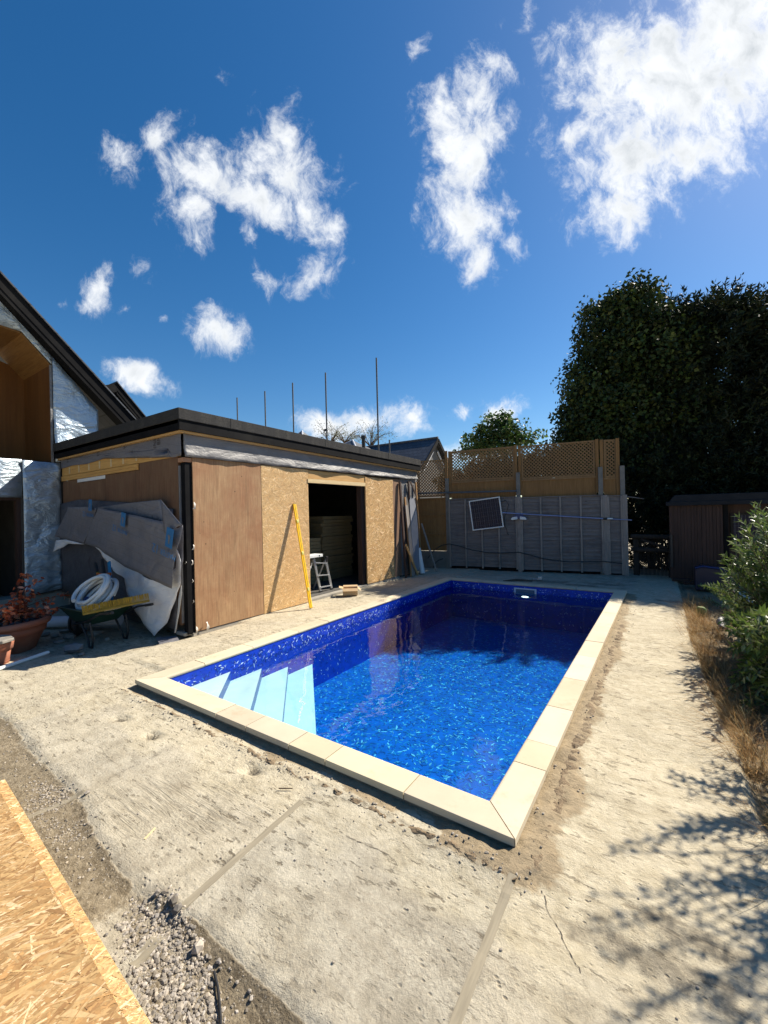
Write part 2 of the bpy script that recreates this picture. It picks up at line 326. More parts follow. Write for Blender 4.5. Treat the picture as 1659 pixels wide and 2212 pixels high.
M['black_wood'] = simple('black_painted_timber', (.005, .005, .006), (.010, .010, .011), 5, .8, .3, stretch=(1, 1, 1), dirt=(.020, .019, .018), spec=.1)
M['tyvek'] = crumple_mat('grey_breather_membrane', (.16, .155, .155), (.225, .218, .212), .55, 0, .4, 2.0)
M['tyvek_sheet'] = crumple_mat('printed_breather_membrane', (.135, .135, .152), (.178, .172, .188), .55, 0, .35, 1.6, .5, True)
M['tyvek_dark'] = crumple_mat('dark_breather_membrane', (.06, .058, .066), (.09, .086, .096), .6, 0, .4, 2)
M['silver'] = crumple_mat('silver_foil_membrane', (.40, .49, .57), (.56, .65, .72), .38, .55, .55, 2.2)
M['fleece'] = crumple_mat('white_fleece', (.74, .74, .76), (.82, .82, .84), .8, 0, .5, 2.2)
M['print_blue'] = simple('blue_print', (.012, .14, .34), (.012, .12, .30), 8, .6, 0)
M['print_black'] = simple('faded_black_print', (.05, .045, .05), (.08, .07, .07), 8, .7, 0)
M['paper'] = simple('torn_white_paper', (.60, .57, .52), (.48, .46, .42), 9, .85, .3)
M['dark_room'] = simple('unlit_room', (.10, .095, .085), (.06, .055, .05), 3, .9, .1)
M['foam'] = simple('insulation_board', (.24, .19, .10), (.19, .15, .075), 6, .8, .1)
M['slab'] = simple('threshold_concrete', (.36, .33, .28), (.26, .24, .2), 6, .9, .5)
M['yellow'] = simple('yellow_enamel', (.95, .56, .012), (.90, .50, .01), 6, .35, .03)
M['yellow_dark'] = simple('worn_yellow_plastic', (.30, .20, .02), (.24, .16, .015), 12, .6, .1)
M['alu'] = simple('dull_aluminium', (.62, .63, .65), (.48, .49, .50), 9, .42, .1, metal=.8)
M['grey_metal'] = simple('galvanised_tube', (.12, .125, .13), (.08, .085, .09), 9, .6, .1, spec=.25)
M['white_pl'] = simple('white_plastic', (.72, .74, .73), (.64, .66, .65), 6, .4, .05)
M['grey_pl'] = simple('grey_white_plastic', (.52, .53, .57), (.45, .46, .50), 6, .45, .05)
M['black_pl'] = simple('black_plastic', (.012, .012, .013), (.022, .022, .022), 8, .5, .1)
M['green_pl'] = simple('dark_green_plastic', (.008, .034, .024), (.006, .025, .018), 6, .45, .1)
M['blue_pl'] = simple('blue_tool_plastic', (.01, .20, .42), (.01, .16, .36), 6, .4, .05)
M['orange_pl'] = simple('orange_plastic', (.62, .13, .015), (.5, .10, .012), 6, .45, .05)
M['navy_pl'] = simple('navy_plastic', (.015, .03, .14), (.012, .025, .1), 6, .4, .05)
M['purple_pl'] = simple('dark_purple_plastic', (.022, .018, .045), (.016, .014, .035), 6, .35, .05)
M['lilac_alu'] = simple('blue_anodised_pole', (.30, .33, .52), (.24, .27, .44), 6, .35, .03, metal=.5)
M['card'] = simple('brown_cardboard', (.56, .39, .215), (.50, .34, .18), 7, .85, .1)
M['terra'] = simple('terracotta', (.40, .135, .07), (.33, .105, .055), 6, .75, .25, dirt=(.42, .22, .15))
M['slate'] = simple('slate_chips', (.055, .057, .063), (.11, .11, .118), 12, .6, .4)
M['rock'] = simple('broken_concrete', (.34, .315, .27), (.22, .2, .175), 9, .9, .8, dirt=(.16, .14, .115))
M['rock_dark'] = simple('dark_grey_rock', (.13, .135, .14), (.20, .20, .20), 9, .85, .8)
M['soil'] = simple('dark_soil', (.055, .042, .03), (.09, .07, .048), 14, .95, 1.0, bd=.02)
M['bark'] = simple('bark', (.09, .07, .05), (.05, .04, .03), 10, .9, .8, stretch=(1, 1, .3))
M['leaf'] = vcol_mat('green_leaf', .45, trans=.28, noise_amt=.1, spec=.4)
M['leaf_dull'] = vcol_mat('dark_tree_leaf', .6, trans=.12, noise_amt=.1, spec=.25)
M['leaf_olive'] = vcol_mat('narrow_glossy_leaf', .36, trans=.25, noise_amt=.1, spec=.5)
M['grass'] = vcol_mat('dry_straw', .8, trans=.25, noise_amt=.1, spec=.2)
M['fence_old'] = wood('weathered_grey_fence', (.26, .23, .215), (.135, .12, .115), axis=0, ring=26, rough=.85, stain=(.09, .08, .08))
M['fence_old_z'] = wood('weathered_grey_post', (.36, .315, .28), (.23, .20, .175), axis=2, ring=16, rough=.85, stain=(.10, .09, .085))
M['fence_new'] = wood('new_fence_board', (.32, .175, .066), (.23, .12, .042), axis=2, ring=16, rough=.8, stain=(.22, .12, .05))
M['trellis'] = wood('new_trellis_lath', (.33, .20, .092), (.25, .145, .064), axis=2, ring=12, rough=.8, knots=False)
M['conc_post'] = simple('concrete_post', (.22, .205, .18), (.16, .15, .13), 8, .9, .5)
M['shed'] = wood('brown_shed_board', (.075, .042, .032), (.045, .026, .02), (.018, .011, .009), axis=2, ring=9, rough=.75, knots=False)
M['shed_roof'] = simple('black_shed_roof', (.010, .012, .016), (.018, .020, .024), 6, .7, .2, spec=.2)
M['gate'] = wood('weathered_shaded_gate', (.045, .037, .03), (.028, .022, .018), axis=2, ring=14, rough=.85, knots=False)  # weathered wood, tone lowered to carry the deep shade around the gate
M['roof_slate'] = None
M['solar'] = None
M['white_paint'] = simple('white_frame', (.72, .72, .70), (.66, .66, .64), 6, .4, .02)
M['light'] = emit_mat('lit_pool_lamp', (.85, 1.0, 1.0), 1.6)
M['twig'] = simple('brown_twig', (.12, .075, .045), (.08, .05, .03), 12, .8, .2)
M['metal_dark'] = simple('dark_metal', (.03, .03, .035), (.05, .05, .055), 8, .5, .1, metal=.4)
def roof_slate_mat():
    m, nt, b = new_mat('blue_grey_roof_slate'); n = N(nt); v = n.obj()
    br = n.node('ShaderNodeTexBrick'); br.inputs['Scale'].default_value = 1; br.inputs['Brick Width'].default_value = .3; br.inputs['Row Height'].default_value = .2; br.inputs['Mortar Size'].default_value = .012
    br.inputs['Color1'].default_value = (.035, .042, .055, 1); br.inputs['Color2'].default_value = (.06, .068, .085, 1); br.inputs['Mortar'].default_value = (.012, .013, .016, 1)
    mp = n.mapping(v, (1, 1, 1), (R(90), 0, 0)); nt.links.new(mp, br.inputs['Vector'])
    nt.links.new(br.outputs['Color'], b.inputs['Base Color']); b.inputs['Roughness'].default_value = .55
    nt.links.new(n.bump(br.outputs['Fac'], -.5, .01), b.inputs['Normal']); return m
M['roof_slate'] = roof_slate_mat()
def solar_mat():
    m, nt, b = new_mat('solar_cells'); n = N(nt); v = n.obj()
    sep = n.node('ShaderNodeSeparateXYZ'); nt.links.new(v, sep.inputs[0])
    def lines(o, per, w): return n.math('LESS_THAN', n.math('FRACT', n.math('DIVIDE', n.math('ADD', o, 50), per)), w)
    bus = n.math('MAXIMUM', lines(sep.outputs[0], .057, .05), lines(sep.outputs[0], .114, .04))
    cell = n.math('MAXIMUM', lines(sep.outputs[0], .114, .03), lines(sep.outputs[2], .114, .03))
    col = n.mix(n.noise(v, 3, 3, .5), (.012, .014, .03), (.03, .018, .03)); col = n.mix(n.math('MULTIPLY', bus, .28), col, (.45, .45, .5)); col = n.mix(n.math('MULTIPLY', cell, .35), col, (.25, .26, .3))
    nt.links.new(col, b.inputs['Base Color']); b.inputs['Roughness'].default_value = .3; b.inputs['Specular IOR Level'].default_value = .15; return m
M['solar'] = solar_mat()

# ---------------------------------------------------------------- mesh writer
class MB:
    def __init__(s): s.v = []; s.f = []; s.c = []; s.sm = []
    def add(s, vs, fs, col=None, smooth=False):
        o = len(s.v); s.v += [tuple(p) for p in vs]
        for f in fs: s.f.append(tuple(i + o for i in f)); s.c.append(col); s.sm.append(smooth)
    def hexa(s, a, b, col=None):
        """a: 4 bottom corners, b: 4 top corners"""
        s.add(list(a) + list(b), [(3, 2, 1, 0), (4, 5, 6, 7), (0, 1, 5, 4), (1, 2, 6, 5), (2, 3, 7, 6), (3, 0, 4, 7)], col)
    def box(s, x0, x1, y0, y1, z0, z1, col=None):
        s.hexa([(x0, y0, z0), (x1, y0, z0), (x1, y1, z0), (x0, y1, z0)], [(x0, y0, z1), (x1, y0, z1), (x1, y1, z1), (x0, y1, z1)], col)
    def beam(s, p, q, w, h, up=(0, 0, 1), col=None):
        p, q = Vector(p), Vector(q); d = (q - p).normalized(); upv = Vector(up)
        r = d.cross(upv)
        if r.length < 1e-4: r = d.cross(Vector((1, 0, 0)))
        r.normalize(); u = r.cross(d)
        def ring(c): return [c - r * w / 2 - u * h / 2, c + r * w / 2 - u * h / 2, c + r * w / 2 + u * h / 2, c - r * w / 2 + u * h / 2]
        A, B = ring(p), ring(q); s.add(A + B, [(0, 1, 2, 3), (7, 6, 5, 4), (0, 4, 5, 1), (1, 5, 6, 2), (2, 6, 7, 3), (3, 7, 4, 0)], col)
    def tube(s, pts, r, n=8, cap=True, col=None):
        pts = [Vector(p) for p in pts]; m = len(pts); rr = r if isinstance(r, (list, tuple)) else [r] * m
        vs = []; prev = None
        for i, p in enumerate(pts):
            d = (pts[min(i + 1, m - 1)] - pts[max(i - 1, 0)])
            if d.length < 1e-9: d = Vector((0, 0, 1))
            d.normalize()
            if prev is None:
                a = Vector((0, 0, 1)) if abs(d.z) < .9 else Vector((1, 0, 0)); x = d.cross(a).normalized()
            else:
                x = prev - d * prev.dot(d); x = x.normalized() if x.length > 1e-6 else d.orthogonal().normalized()
            prev = x; y = d.cross(x)
            for k in range(n):
                t = 2 * math.pi * k / n; vs.append(p + x * (rr[i] * math.cos(t)) + y * (rr[i] * math.sin(t)))
        fs = []
        for i in range(m - 1):
            for k in range(n):
                a = i * n + k; b = i * n + (k + 1) % n; fs.append((a, b, b + n, a + n))
        s.add(vs, fs, col, True)
        if cap:
            s.add(vs[:n], [tuple(range(n - 1, -1, -1))], col); s.add(vs[-n:], [tuple(range(n))], col)
    def lathe(s, prof, n=28, c=(0, 0, 0), sx=1, sy=1, col=None):
        vs = []
        for (r, z) in prof:
            for k in range(n):
                t = 2 * math.pi * k / n; vs.append((c[0] + r * sx * math.cos(t), c[1] + r * sy * math.sin(t), c[2] + z))
        fs = []
        for i in range(len(prof) - 1):
            for k in range(n):
                a = i * n + k; b = i * n + (k + 1) % n; fs.append((a, b, b + n, a + n))
        s.add(vs, fs, col, True)
    def prism(s, poly, d, col=None):
        """planar outline pushed along d"""
        poly = [Vector(p) for p in poly]; d = Vector(d); m = len(poly)
        s.add(poly + [p + d for p in poly], [tuple(range(m - 1, -1, -1)), tuple(range(m, 2 * m))] + [(i, (i + 1) % m, (i + 1) % m + m, i + m) for i in range(m)], col)
    def build(s, name, mat, parent=None, loc=None, bevel=0, smooth=None):
        me = bpy.data.meshes.new(name)
        if loc is not None:
            L = Vector(loc); vs = [tuple(Vector(p) - L) for p in s.v]
        else: vs = s.v
        me.from_pydata(vs, [], s.f); me.polygons.foreach_set('use_smooth', [bool(x) if smooth is None else smooth for x in s.sm])
        if any(c is not None for c in s.c):
            at = me.color_attributes.new('tint', 'FLOAT_COLOR', 'CORNER'); buf = []
            for p in me.polygons:
                c = s.c[p.index] or (1, 1, 1)
                buf += [c[0], c[1], c[2], 1.0] * p.loop_total
            at.data.foreach_set('color', buf)
        me.materials.append(M[mat] if isinstance(mat, str) else mat); me.update()
        o = bpy.data.objects.new(name, me); COL.objects.link(o)
        if loc is not None: o.location = loc
        if parent:
            o.parent = parent
            if loc is None: o.matrix_parent_inverse = Matrix.Translation(-Vector(parent.location)) if parent.rotation_euler.z == 0 else Matrix.Identity(4)
        if bevel:
            bv = o.modifiers.new('soft_edges', 'BEVEL'); bv.width = bevel; bv.segments = 2; bv.limit_method = 'ANGLE'; bv.angle_limit = R(40)
        return o
def tag(o, label, cat, group=None, kind=None):
    if label: o['label'] = label
    if cat: o['category'] = cat
    if group: o['group'] = group
    if kind: o['kind'] = kind
    return o
def thing(name, label, cat, loc=(0, 0, 0), rz=0.0, group=None):
    o = bpy.data.objects.new(name, None); COL.objects.link(o); o.location = loc; o.rotation_euler = (0, 0, rz); o.empty_display_size = .1
    return tag(o, label, cat, group)
def copy_thing(src, loc, rz=None, label=None):
    r = src.copy(); COL.objects.link(r); r.location = loc
    if rz is not None: r.rotation_euler = (0, 0, rz)
    if label: r['label'] = label
    for ch in src.children:
        c = ch.copy(); COL.objects.link(c); c.parent = r
        for g in ch.children:
            e = g.copy(); COL.objects.link(e); e.parent = c
    return r
def rnd(a, b): return random.uniform(a, b)
def fbm(x, y, z=0.0, o=4): return noise.fractal(Vector((x, y, z)), 1.0, 2.0, o)
def inpoly(x, y, P):
    r = False; j = len(P) - 1
    for i in range(len(P)):
        xi, yi = P[i]; xj, yj = P[j]
        if (yi > y) != (yj > y) and x < (xj - xi) * (y - yi) / (yj - yi) + xi: r = not r
        j = i
    return r
def segdist(x, y, P, closed=False):
    b = 1e9; n = len(P)
    for i in range(n if closed else n - 1):
        ax, ay = P[i]; bx, by = P[(i + 1) % n]; dx, dy = bx - ax, by - ay
        t = max(0, min(1, ((x - ax) * dx + (y - ay) * dy) / (dx * dx + dy * dy + 1e-12)))
        b = min(b, math.hypot(x - ax - t * dx, y - ay - t * dy))
    return b
def gxy(*pts, z=0.0): return [tuple(onz(a, b, z)[:2]) for a, b in pts]
def sheet(name, pts, mat, parent=None, cuts=4, amp=.02, freq=2.0, thick=.003, seed=0.0, normal=(0, -1, 0)):
    """a cloth-like sheet: outline filled, subdivided, rippled and given thickness"""
    bm = bmesh.new(); f = bm.faces.new([bm.verts.new(p) for p in pts]); bmesh.ops.triangulate(bm, faces=[f])
    for i in range(cuts): bmesh.ops.subdivide_edges(bm, edges=[e for e in bm.edges if e.calc_length() > .08], cuts=1, use_grid_fill=True)
    bmesh.ops.triangulate(bm, faces=bm.faces[:]); nv = Vector(normal)
    for v in bm.verts:
        k = fbm(v.co.x * freq + seed, v.co.y * freq, v.co.z * freq * .7, 3); v.co += nv * (k * amp)
    me = bpy.data.meshes.new(name); bm.normal_update(); bm.to_mesh(me); bm.free()
    for p in me.polygons: p.use_smooth = True
    me.materials.append(M[mat]); o = bpy.data.objects.new(name, me); COL.objects.link(o)
    if thick:
        so = o.modifiers.new('thickness', 'SOLIDIFY'); so.thickness = thick; so.offset = 0
    if parent: o.parent = parent; o.matrix_parent_inverse = Matrix.Translation(-Vector(parent.location))
    return o
def lettering(name, text, size, origin, xdir, ydir, mat, parent):
    cu = bpy.data.curves.new(name, 'FONT'); cu.body = text; cu.size = size; cu.extrude = .0008
    tmp = bpy.data.objects.new('lettering_source', cu); COL.objects.link(tmp); bpy.context.view_layer.update()
    me = bpy.data.meshes.new_from_object(tmp.evaluated_get(bpy.context.evaluated_depsgraph_get())); bpy.data.objects.remove(tmp)
    x = Vector(xdir).normalized(); y = Vector(ydir).normalized(); z = x.cross(y)
    mt = Matrix(((x.x, y.x, z.x, origin[0]), (x.y, y.y, z.y, origin[1]), (x.z, y.z, z.z, origin[2]), (0, 0, 0, 1)))
    me.transform(mt); me.materials.clear(); me.materials.append(M[mat]); o = bpy.data.objects.new(name, me); COL.objects.link(o)
    o.parent = parent; o.matrix_parent_inverse = Matrix.Translation(-Vector(parent.location)); return o

# ================================================================ GROUND
PX0, PX1, PY0, PY1, CT, CW = -4.327, -0.625, 1.973, 9.0, 0.0615, 0.202      # coping outline, top, width
BX, BY0, BY1 = -5.515, 3.21, 9.74                                              # pool house front wall plane, ends
SLAB = gxy((0,1533),(36,1557),(63,1585),(95,1633),(159,1688),(182,1704),(198,1740),(222,1799),(270,1867),(337,1914),(381,1958),(401,1974),(456,2014),(500,2069),(575,2137),(651,2204),(760,2320),(0,2600),(-900,2600),(-300,1533))
GRAV1 = gxy((352,1970),(398,1980),(430,2045),(458,2100),(480,2225),(322,2225),(318,2160),(290,2080),(335,2020))
GRAV2 = gxy((70,1680),(147,1700),(131,1737),(62,1742))
GRAV3 = gxy((78,1757),(180,1768),(200,1800),(110,1810))
GRAV4 = gxy((290,1930),(360,1925),(385,1965),(340,2000),(270,2050),(262,1985))
MUD = gxy((401,1974),(456,2014),(500,2069),(575,2137),(651,2204),(760,2300),(490,2300),(470,2130),(440,2050))
LOW = [(-5.40,3.3),(-5.50,2.45),(-5.62,2.12),(-5.80,1.99),(-6.05,2.02),(-6.2,1.80),(-6.55,1.72),(-7.5,1.1),(-14,-1),(-14,4),(-5.4,4)]
EDGE = [(0.44,-3),(0.40,2.4),(0.36,3.1),(0.28,4.7),(0.20,6.5),(0.18,9.1),(0.17,11.2)]
JOINTS = [gxy((391,1960),(652,1729)), gxy((1108,1893),(975,2230)), gxy((60,1757),(182,1705)), gxy((182,1703),(300,1650),(440,1570))]
HOLES = [tuple(onz(262,1553)[:2]), tuple(onz(329,1589)[:2]), tuple(onz(545,1662)[:2]), tuple(onz(1690/1659*1000,1690)[:2])]
def edge_x(y):
    for (a, b), (c, d) in zip(EDGE, EDGE[1:]):
        if b <= y <= d: return a + (c - a) * (y - b) / (d - b)
    return EDGE[0][0] if y < EDGE[0][1] else EDGE[-1][0]
def sstep(a, b, x):
    t = max(0, min(1, (x - a) / (b - a))); return t * t * (3 - 2 * t)
def pool_dist(x, y):
    dx = max(PX0 - x, 0, x - PX1); dy = max(PY0 - y, 0, y - PY1); return math.hypot(dx, dy)
def ground_at(x, y):
    """height and (soil, mortar, damp and darkening) amounts of the yard"""
    soil = mort = damp_dark = 0.0; z = 0.0
    if not (-13 < x < 3 and -1 < y < 14): return -.02, .45, 0, 0
    z += .010 * fbm(x * .8, y * .8, 1.0, 3) + .004 * fbm(x * 5, y * 5, 2.0, 3)
    if x < PX0 + .1 and y > 2.3: z += .028 * sstep(-5.5, -4.5, x)
    d = pool_dist(x, y)
    if inpoly(x, y, SLAB):
        e = segdist(x, y, SLAB[:16]); s = sstep(0, .06, e)
        g = .35 + .55 * fbm(x * 1.6, y * 1.6, 4, 3)
        up = sstep(1.9, 1.2, y) if y < 1.9 else 0
        soil = max(soil, s * (.80 + .35 * fbm(x * 2.3, y * 2.3, 4.4, 4) if x < -2.0 else .50 + .5 * fbm(x * 2, y * 2, 9, 3)))
        z -= .028 * s
    for P, dep in ((GRAV1, .012), (GRAV2, .004), (GRAV3, .004), (GRAV4, .008)):
        if inpoly(x, y, P): soil = max(soil, .55); z -= dep
    if inpoly(x, y, MUD): soil = .95; damp_dark = max(damp_dark, .28 + .3 * fbm(x * 4, y * 4, 3, 3)); z -= .018
    # mortar and dirt shoved against the coping
    if d < .42:
        side = x > PX1 or (x > PX1 - .35 and y < PY0)
        w = .30 if side else .14
        k = sstep(w, 0, d + .10 * fbm(x * 3, y * 3, 6, 3))
        if x < PX0: k *= .35
        if y > PY1: k *= .5
        mort = max(mort, min(1, k * 1.15)); z += (.020 if side else .004) * k * (1 + 1.2 * fbm(x * 11, y * 11, 5, 3))
        if y < PY0 and d < .2: z -= .006 * sstep(.10, .02, abs(d - .03)) ; z += .008 * sstep(.05, .0, abs(d - .13)) * (1 + 2 * fbm(x * 9, y * 9, 8, 3))
        damp_dark = max(damp_dark, .5 * sstep(.07, .0, abs(d - .13)) if y < PY0 else 0)
    if inpoly(x, y, LOW):
        s = sstep(0, .05, segdist(x, y, LOW[:9])); z -= .075 * s; soil = max(soil, .42 * s); damp_dark = max(damp_dark, .25 * s)
    ex = edge_x(y)
    if x > ex: s = sstep(ex, ex + .05, x); soil = max(soil, s); damp_dark = max(damp_dark, .35 * s); z -= .06 * s; z += .03 * s * fbm(x * 6, y * 6, 7, 3)
    if y > 10.2 and x < .2: damp_dark = max(damp_dark, .35 * sstep(10.3, 11.2, y))
    for k_, J in enumerate(JOINTS):
        q = segdist(x, y, J)
        if q < .05: damp_dark = max(damp_dark, (.50 if k_ < 3 else .40) * sstep(.05, .015, q) * (1 + .6 * fbm(x * 7, y * 7, 6, 3))); z -= .004 * sstep(.04, .01, q)  # ground colour darkened along the joints
    for hx, hy in HOLES:
        q = math.hypot(x - hx, (y - hy) * 1.4)
        if q < .09: z -= .05 * sstep(.075, .02, q); damp_dark = max(damp_dark, .9 * sstep(.075, .03, q))  # colour darkened inside each hole as well as sunk
    # damp stains by the fence and under the olive
    for sx, sy, sr in ((-2.2,9.75,.5),(-1.5,9.55,.35),(-1.1,9.9,.4),(.25,8.6,.35),(-.1,1.75,.22),(.05,1.95,.16)):
        q = math.hypot((x - sx) * .55, (y - sy) * 1.6) / sr
        if q < 1.6: damp_dark = max(damp_dark, .62 * sstep(1.4, .2, q + .5 * fbm(x * 5, y * 5, 3, 3)))
    return z, max(0, min(1, soil)), max(0, min(1, mort)), max(0, min(1, damp_dark))
GRID = {}
def gsurf(x, y):
    """height of the finished ground sheet itself"""
    import bisect
    xs, ys, z = GRID['xs'], GRID['ys'], GRID['z']; i = max(0, min(len(xs) - 2, bisect.bisect_right(xs, x) - 1)); j = max(0, min(len(ys) - 2, bisect.bisect_right(ys, y) - 1)); n = len(xs)
    a, b = (x - xs[i]) / (xs[i + 1] - xs[i]), (y - ys[j]) / (ys[j + 1] - ys[j])
    return (z[j * n + i] * (1 - a) + z[j * n + i + 1] * a) * (1 - b) + (z[(j + 1) * n + i] * (1 - a) + z[(j + 1) * n + i + 1] * a) * b
def build_ground():
    hx0, hx1, hy0, hy1 = PX0 + .16, PX1 - .16, PY0 + .16, PY1 - .16
    def lines(pre, a, b, st, post, extra):
        L = list(pre); k = a
        while k < b - 1e-6: L.append(round(k, 4)); k += st
        L += [b] + list(post) + list(extra); return sorted(set(L))
    xs = lines((-400,-120,-50,-25,-16,-13,-11), -10, 1.2, .05, (1.5,2,3,5,9,20,60,200,400), (hx0, hx1))
    ys = lines((-400,-100,-30,-8,-3,-1,-.4,0), .2, 3.2, .035, (14,16,20,30,60,150,400), (hy0, hy1))
    k = 3.2
    while k < 12.6: ys.append(round(k, 4)); k += .06
    ys = sorted(set(ys)); nx, ny = len(xs), len(ys)
    vs = []; cols = []
    for y in ys:
        for x in xs:
            z, a, b, c = ground_at(x, y); vs.append((x, y, z)); cols.append((a, b, c, 1))
    fs = []
    for j in range(ny - 1):
        for i in range(nx - 1):
            cx, cy = (xs[i] + xs[i + 1]) / 2, (ys[j] + ys[j + 1]) / 2
            if hx0 < cx < hx1 and hy0 < cy < hy1: continue
            a = j * nx + i; fs.append((a, a + 1, a + nx + 1, a + nx))
    me = bpy.data.meshes.new('ground'); me.from_pydata(vs, [], fs); me.polygons.foreach_set('use_smooth', [True] * len(fs))
    at = me.color_attributes.new('zone', 'FLOAT_COLOR', 'POINT'); at.data.foreach_set('color', [q for c in cols for q in c])
    sa = me.attributes.new('slurry', 'FLOAT', 'POINT'); sv = []
    for (x, y, z) in vs:
        d = pool_dist(x, y); k = sstep(.75, .15, d + .25 * fbm(x * 2, y * 2, 12, 3))
        if x > PX1: k = max(k, (.80 if y > 2.2 else .80 - .5 * (2.2 - y)) * sstep(PX1 - .1, PX1 + .2, x))
        if x < PX0 - .05: k = max(k * .8, .55)
        sv.append(max(0, k))
    sa.data.foreach_set('value', sv)
    ba = me.attributes.new('bay', 'FLOAT', 'POINT'); bv = []
    def side(J, x, y): (ax, ay), (bx, by) = J[0], J[1]; return (bx - ax) * (y - ay) - (by - ay) * (x - ax)
    s1, s2, s3 = JOINTS[0], JOINTS[1], JOINTS[3]; r1, r2, r3 = (side(J, -1.2, 1.5) for J in (s1, s2, s3))
    for (x, y, z) in vs:
        if y > 3.2 or y < 0: bv.append(.6); continue
        if side(s2, x, y) * r2 < 0: bv.append(.78)
        elif side(s1, x, y) * r1 > 0: bv.append(.28)
        elif side(s3, x, y) * r3 > 0: bv.append(.72)
        else: bv.append(.50)
    ba.data.foreach_set('value', bv)
    ra = me.attributes.new('ridge', 'FLOAT', 'POINT'); RP = gxy((200,1712),(430,1650),(640,1735),(405,1945),(300,1880),(225,1790)); rv_ = []
    for (x, y, z) in vs: rv_.append((.25 + .75 * sstep(0, .12, segdist(x, y, RP, True))) * sstep(-.5, .25, fbm(x * 1.4, y * 1.4, 31, 3)) if -6 < x < 0 and 0 < y < 3 and inpoly(x, y, RP) else 0.0)
    ra.data.foreach_set('value', rv_)
    GRID.update(xs=xs, ys=ys, z=[v_[2] for v_ in vs])
    me.materials.append(M['ground']); o = bpy.data.objects.new('ground', me); COL.objects.link(o); tag(o, None, None, kind='structure'); return o
build_ground()

def pebble(mb, p, r, col=None, flat=.65):
    """an irregular stone of 20 faces"""
    t = 1.618; base = [(-1,t,0),(1,t,0),(-1,-t,0),(1,-t,0),(0,-1,t),(0,1,t),(0,-1,-t),(0,1,-t),(t,0,-1),(t,0,1),(-t,0,-1),(-t,0,1)]
    F = [(0,11,5),(0,5,1),(0,1,7),(0,7,10),(0,10,11),(1,5,9),(5,11,4),(11,10,2),(10,7,6),(7,1,8),(3,9,4),(3,4,2),(3,2,6),(3,6,8),(3,8,9),(4,9,5),(2,4,11),(6,2,10),(8,6,7),(9,8,1)]
    rot = Matrix.Rotation(rnd(0, 6.28), 3, 'Z'); s = (rnd(.75, 1.3), rnd(.6, 1.0), flat * rnd(.7, 1.15)); tl = Matrix.Rotation(rnd(-.3, .3), 3, 'X')
    vs = []
    for b in base:
        q = Vector(b).normalized() * r * rnd(.86, 1.12); q = rot @ (tl @ Vector((q.x * s[0], q.y * s[1], q.z * s[2]))); vs.append(Vector(p) + q)
    mb.add(vs, F, col)
def stone_col(k=1.0):
    b = rnd(.17, .42) * k; w = rnd(.25, 1); return (b, b * (.82 + .08 * w), b * (.58 + .20 * w))
M['stones'] = vcol_mat('river_and_crushed_stone', .85, noise_amt=.4, nscale=60, bump=.3)
def scatter_gravel():
    mb = MB()
    for P, n, r0, r1 in ((GRAV1, 2300, .0025, .0125), (GRAV2, 520, .003, .009), (GRAV3, 260, .003, .008), (GRAV4, 420, .003, .014)):
        x0, x1 = min(p[0] for p in P), max(p[0] for p in P); y0, y1 = min(p[1] for p in P), max(p[1] for p in P); k = 0
        while k < n:
            x, y = rnd(x0 - .05, x1 + .05), rnd(y0 - .05, y1 + .05)
            ins = inpoly(x, y, P)
            if not ins and random.random() > math.exp(-segdist(x, y, P, True) / .015): k += .02; continue
            r = r0 + (r1 - r0) * random.random() ** 2.6
            pebble(mb, (x, y, gsurf(x, y) + r * rnd(-.25, .35)), r, stone_col()); k += 1
    k = 0
    while k < 1500:                              # stray stones over the bare soil beside the slab
        x, y = rnd(-4.6, -1.2), rnd(.55, 1.15)
        if not inpoly(x, y, SLAB): continue
        if fbm(x * 2.2, y * 2.2, 3, 3) + rnd(-.35, .35) < 0: k += .3; continue
        r = .0018 + .008 * random.random() ** 3; pebble(mb, (x, y, gsurf(x, y) + r * .1), r, stone_col(1.0)); k += 1
    o = mb.build('gravel', 'stones'); tag(o, None, None, kind='stuff')
    mb = MB()                                   # crumbs lying about the slab and along the broken mortar
    for i in range(720):
        t = random.random()
        if t < .5:  x, y = rnd(-4.4, -.5), PY0 - abs(random.gauss(.13, .05)); r = rnd(.002, .011) * rnd(.5, 1)
        elif t < .62: x, y = PX1 + abs(random.gauss(.08, .09)), rnd(1.8, 8.5); r = rnd(.002, .010)
        else: x, y = rnd(-5, .4), rnd(.9, 2.6); r = .0015 + .007 * random.random() ** 3
        if pool_dist(x, y) <= .012: continue
        dk = t < .62
        c = stone_col(.95 if dk else .9); pebble(mb, (x, y, gsurf(x, y) + r * .35), r, c)
    o = mb.build('mortar_crumbs', 'stones'); tag(o, None, None, kind='stuff')
scatter_gravel()

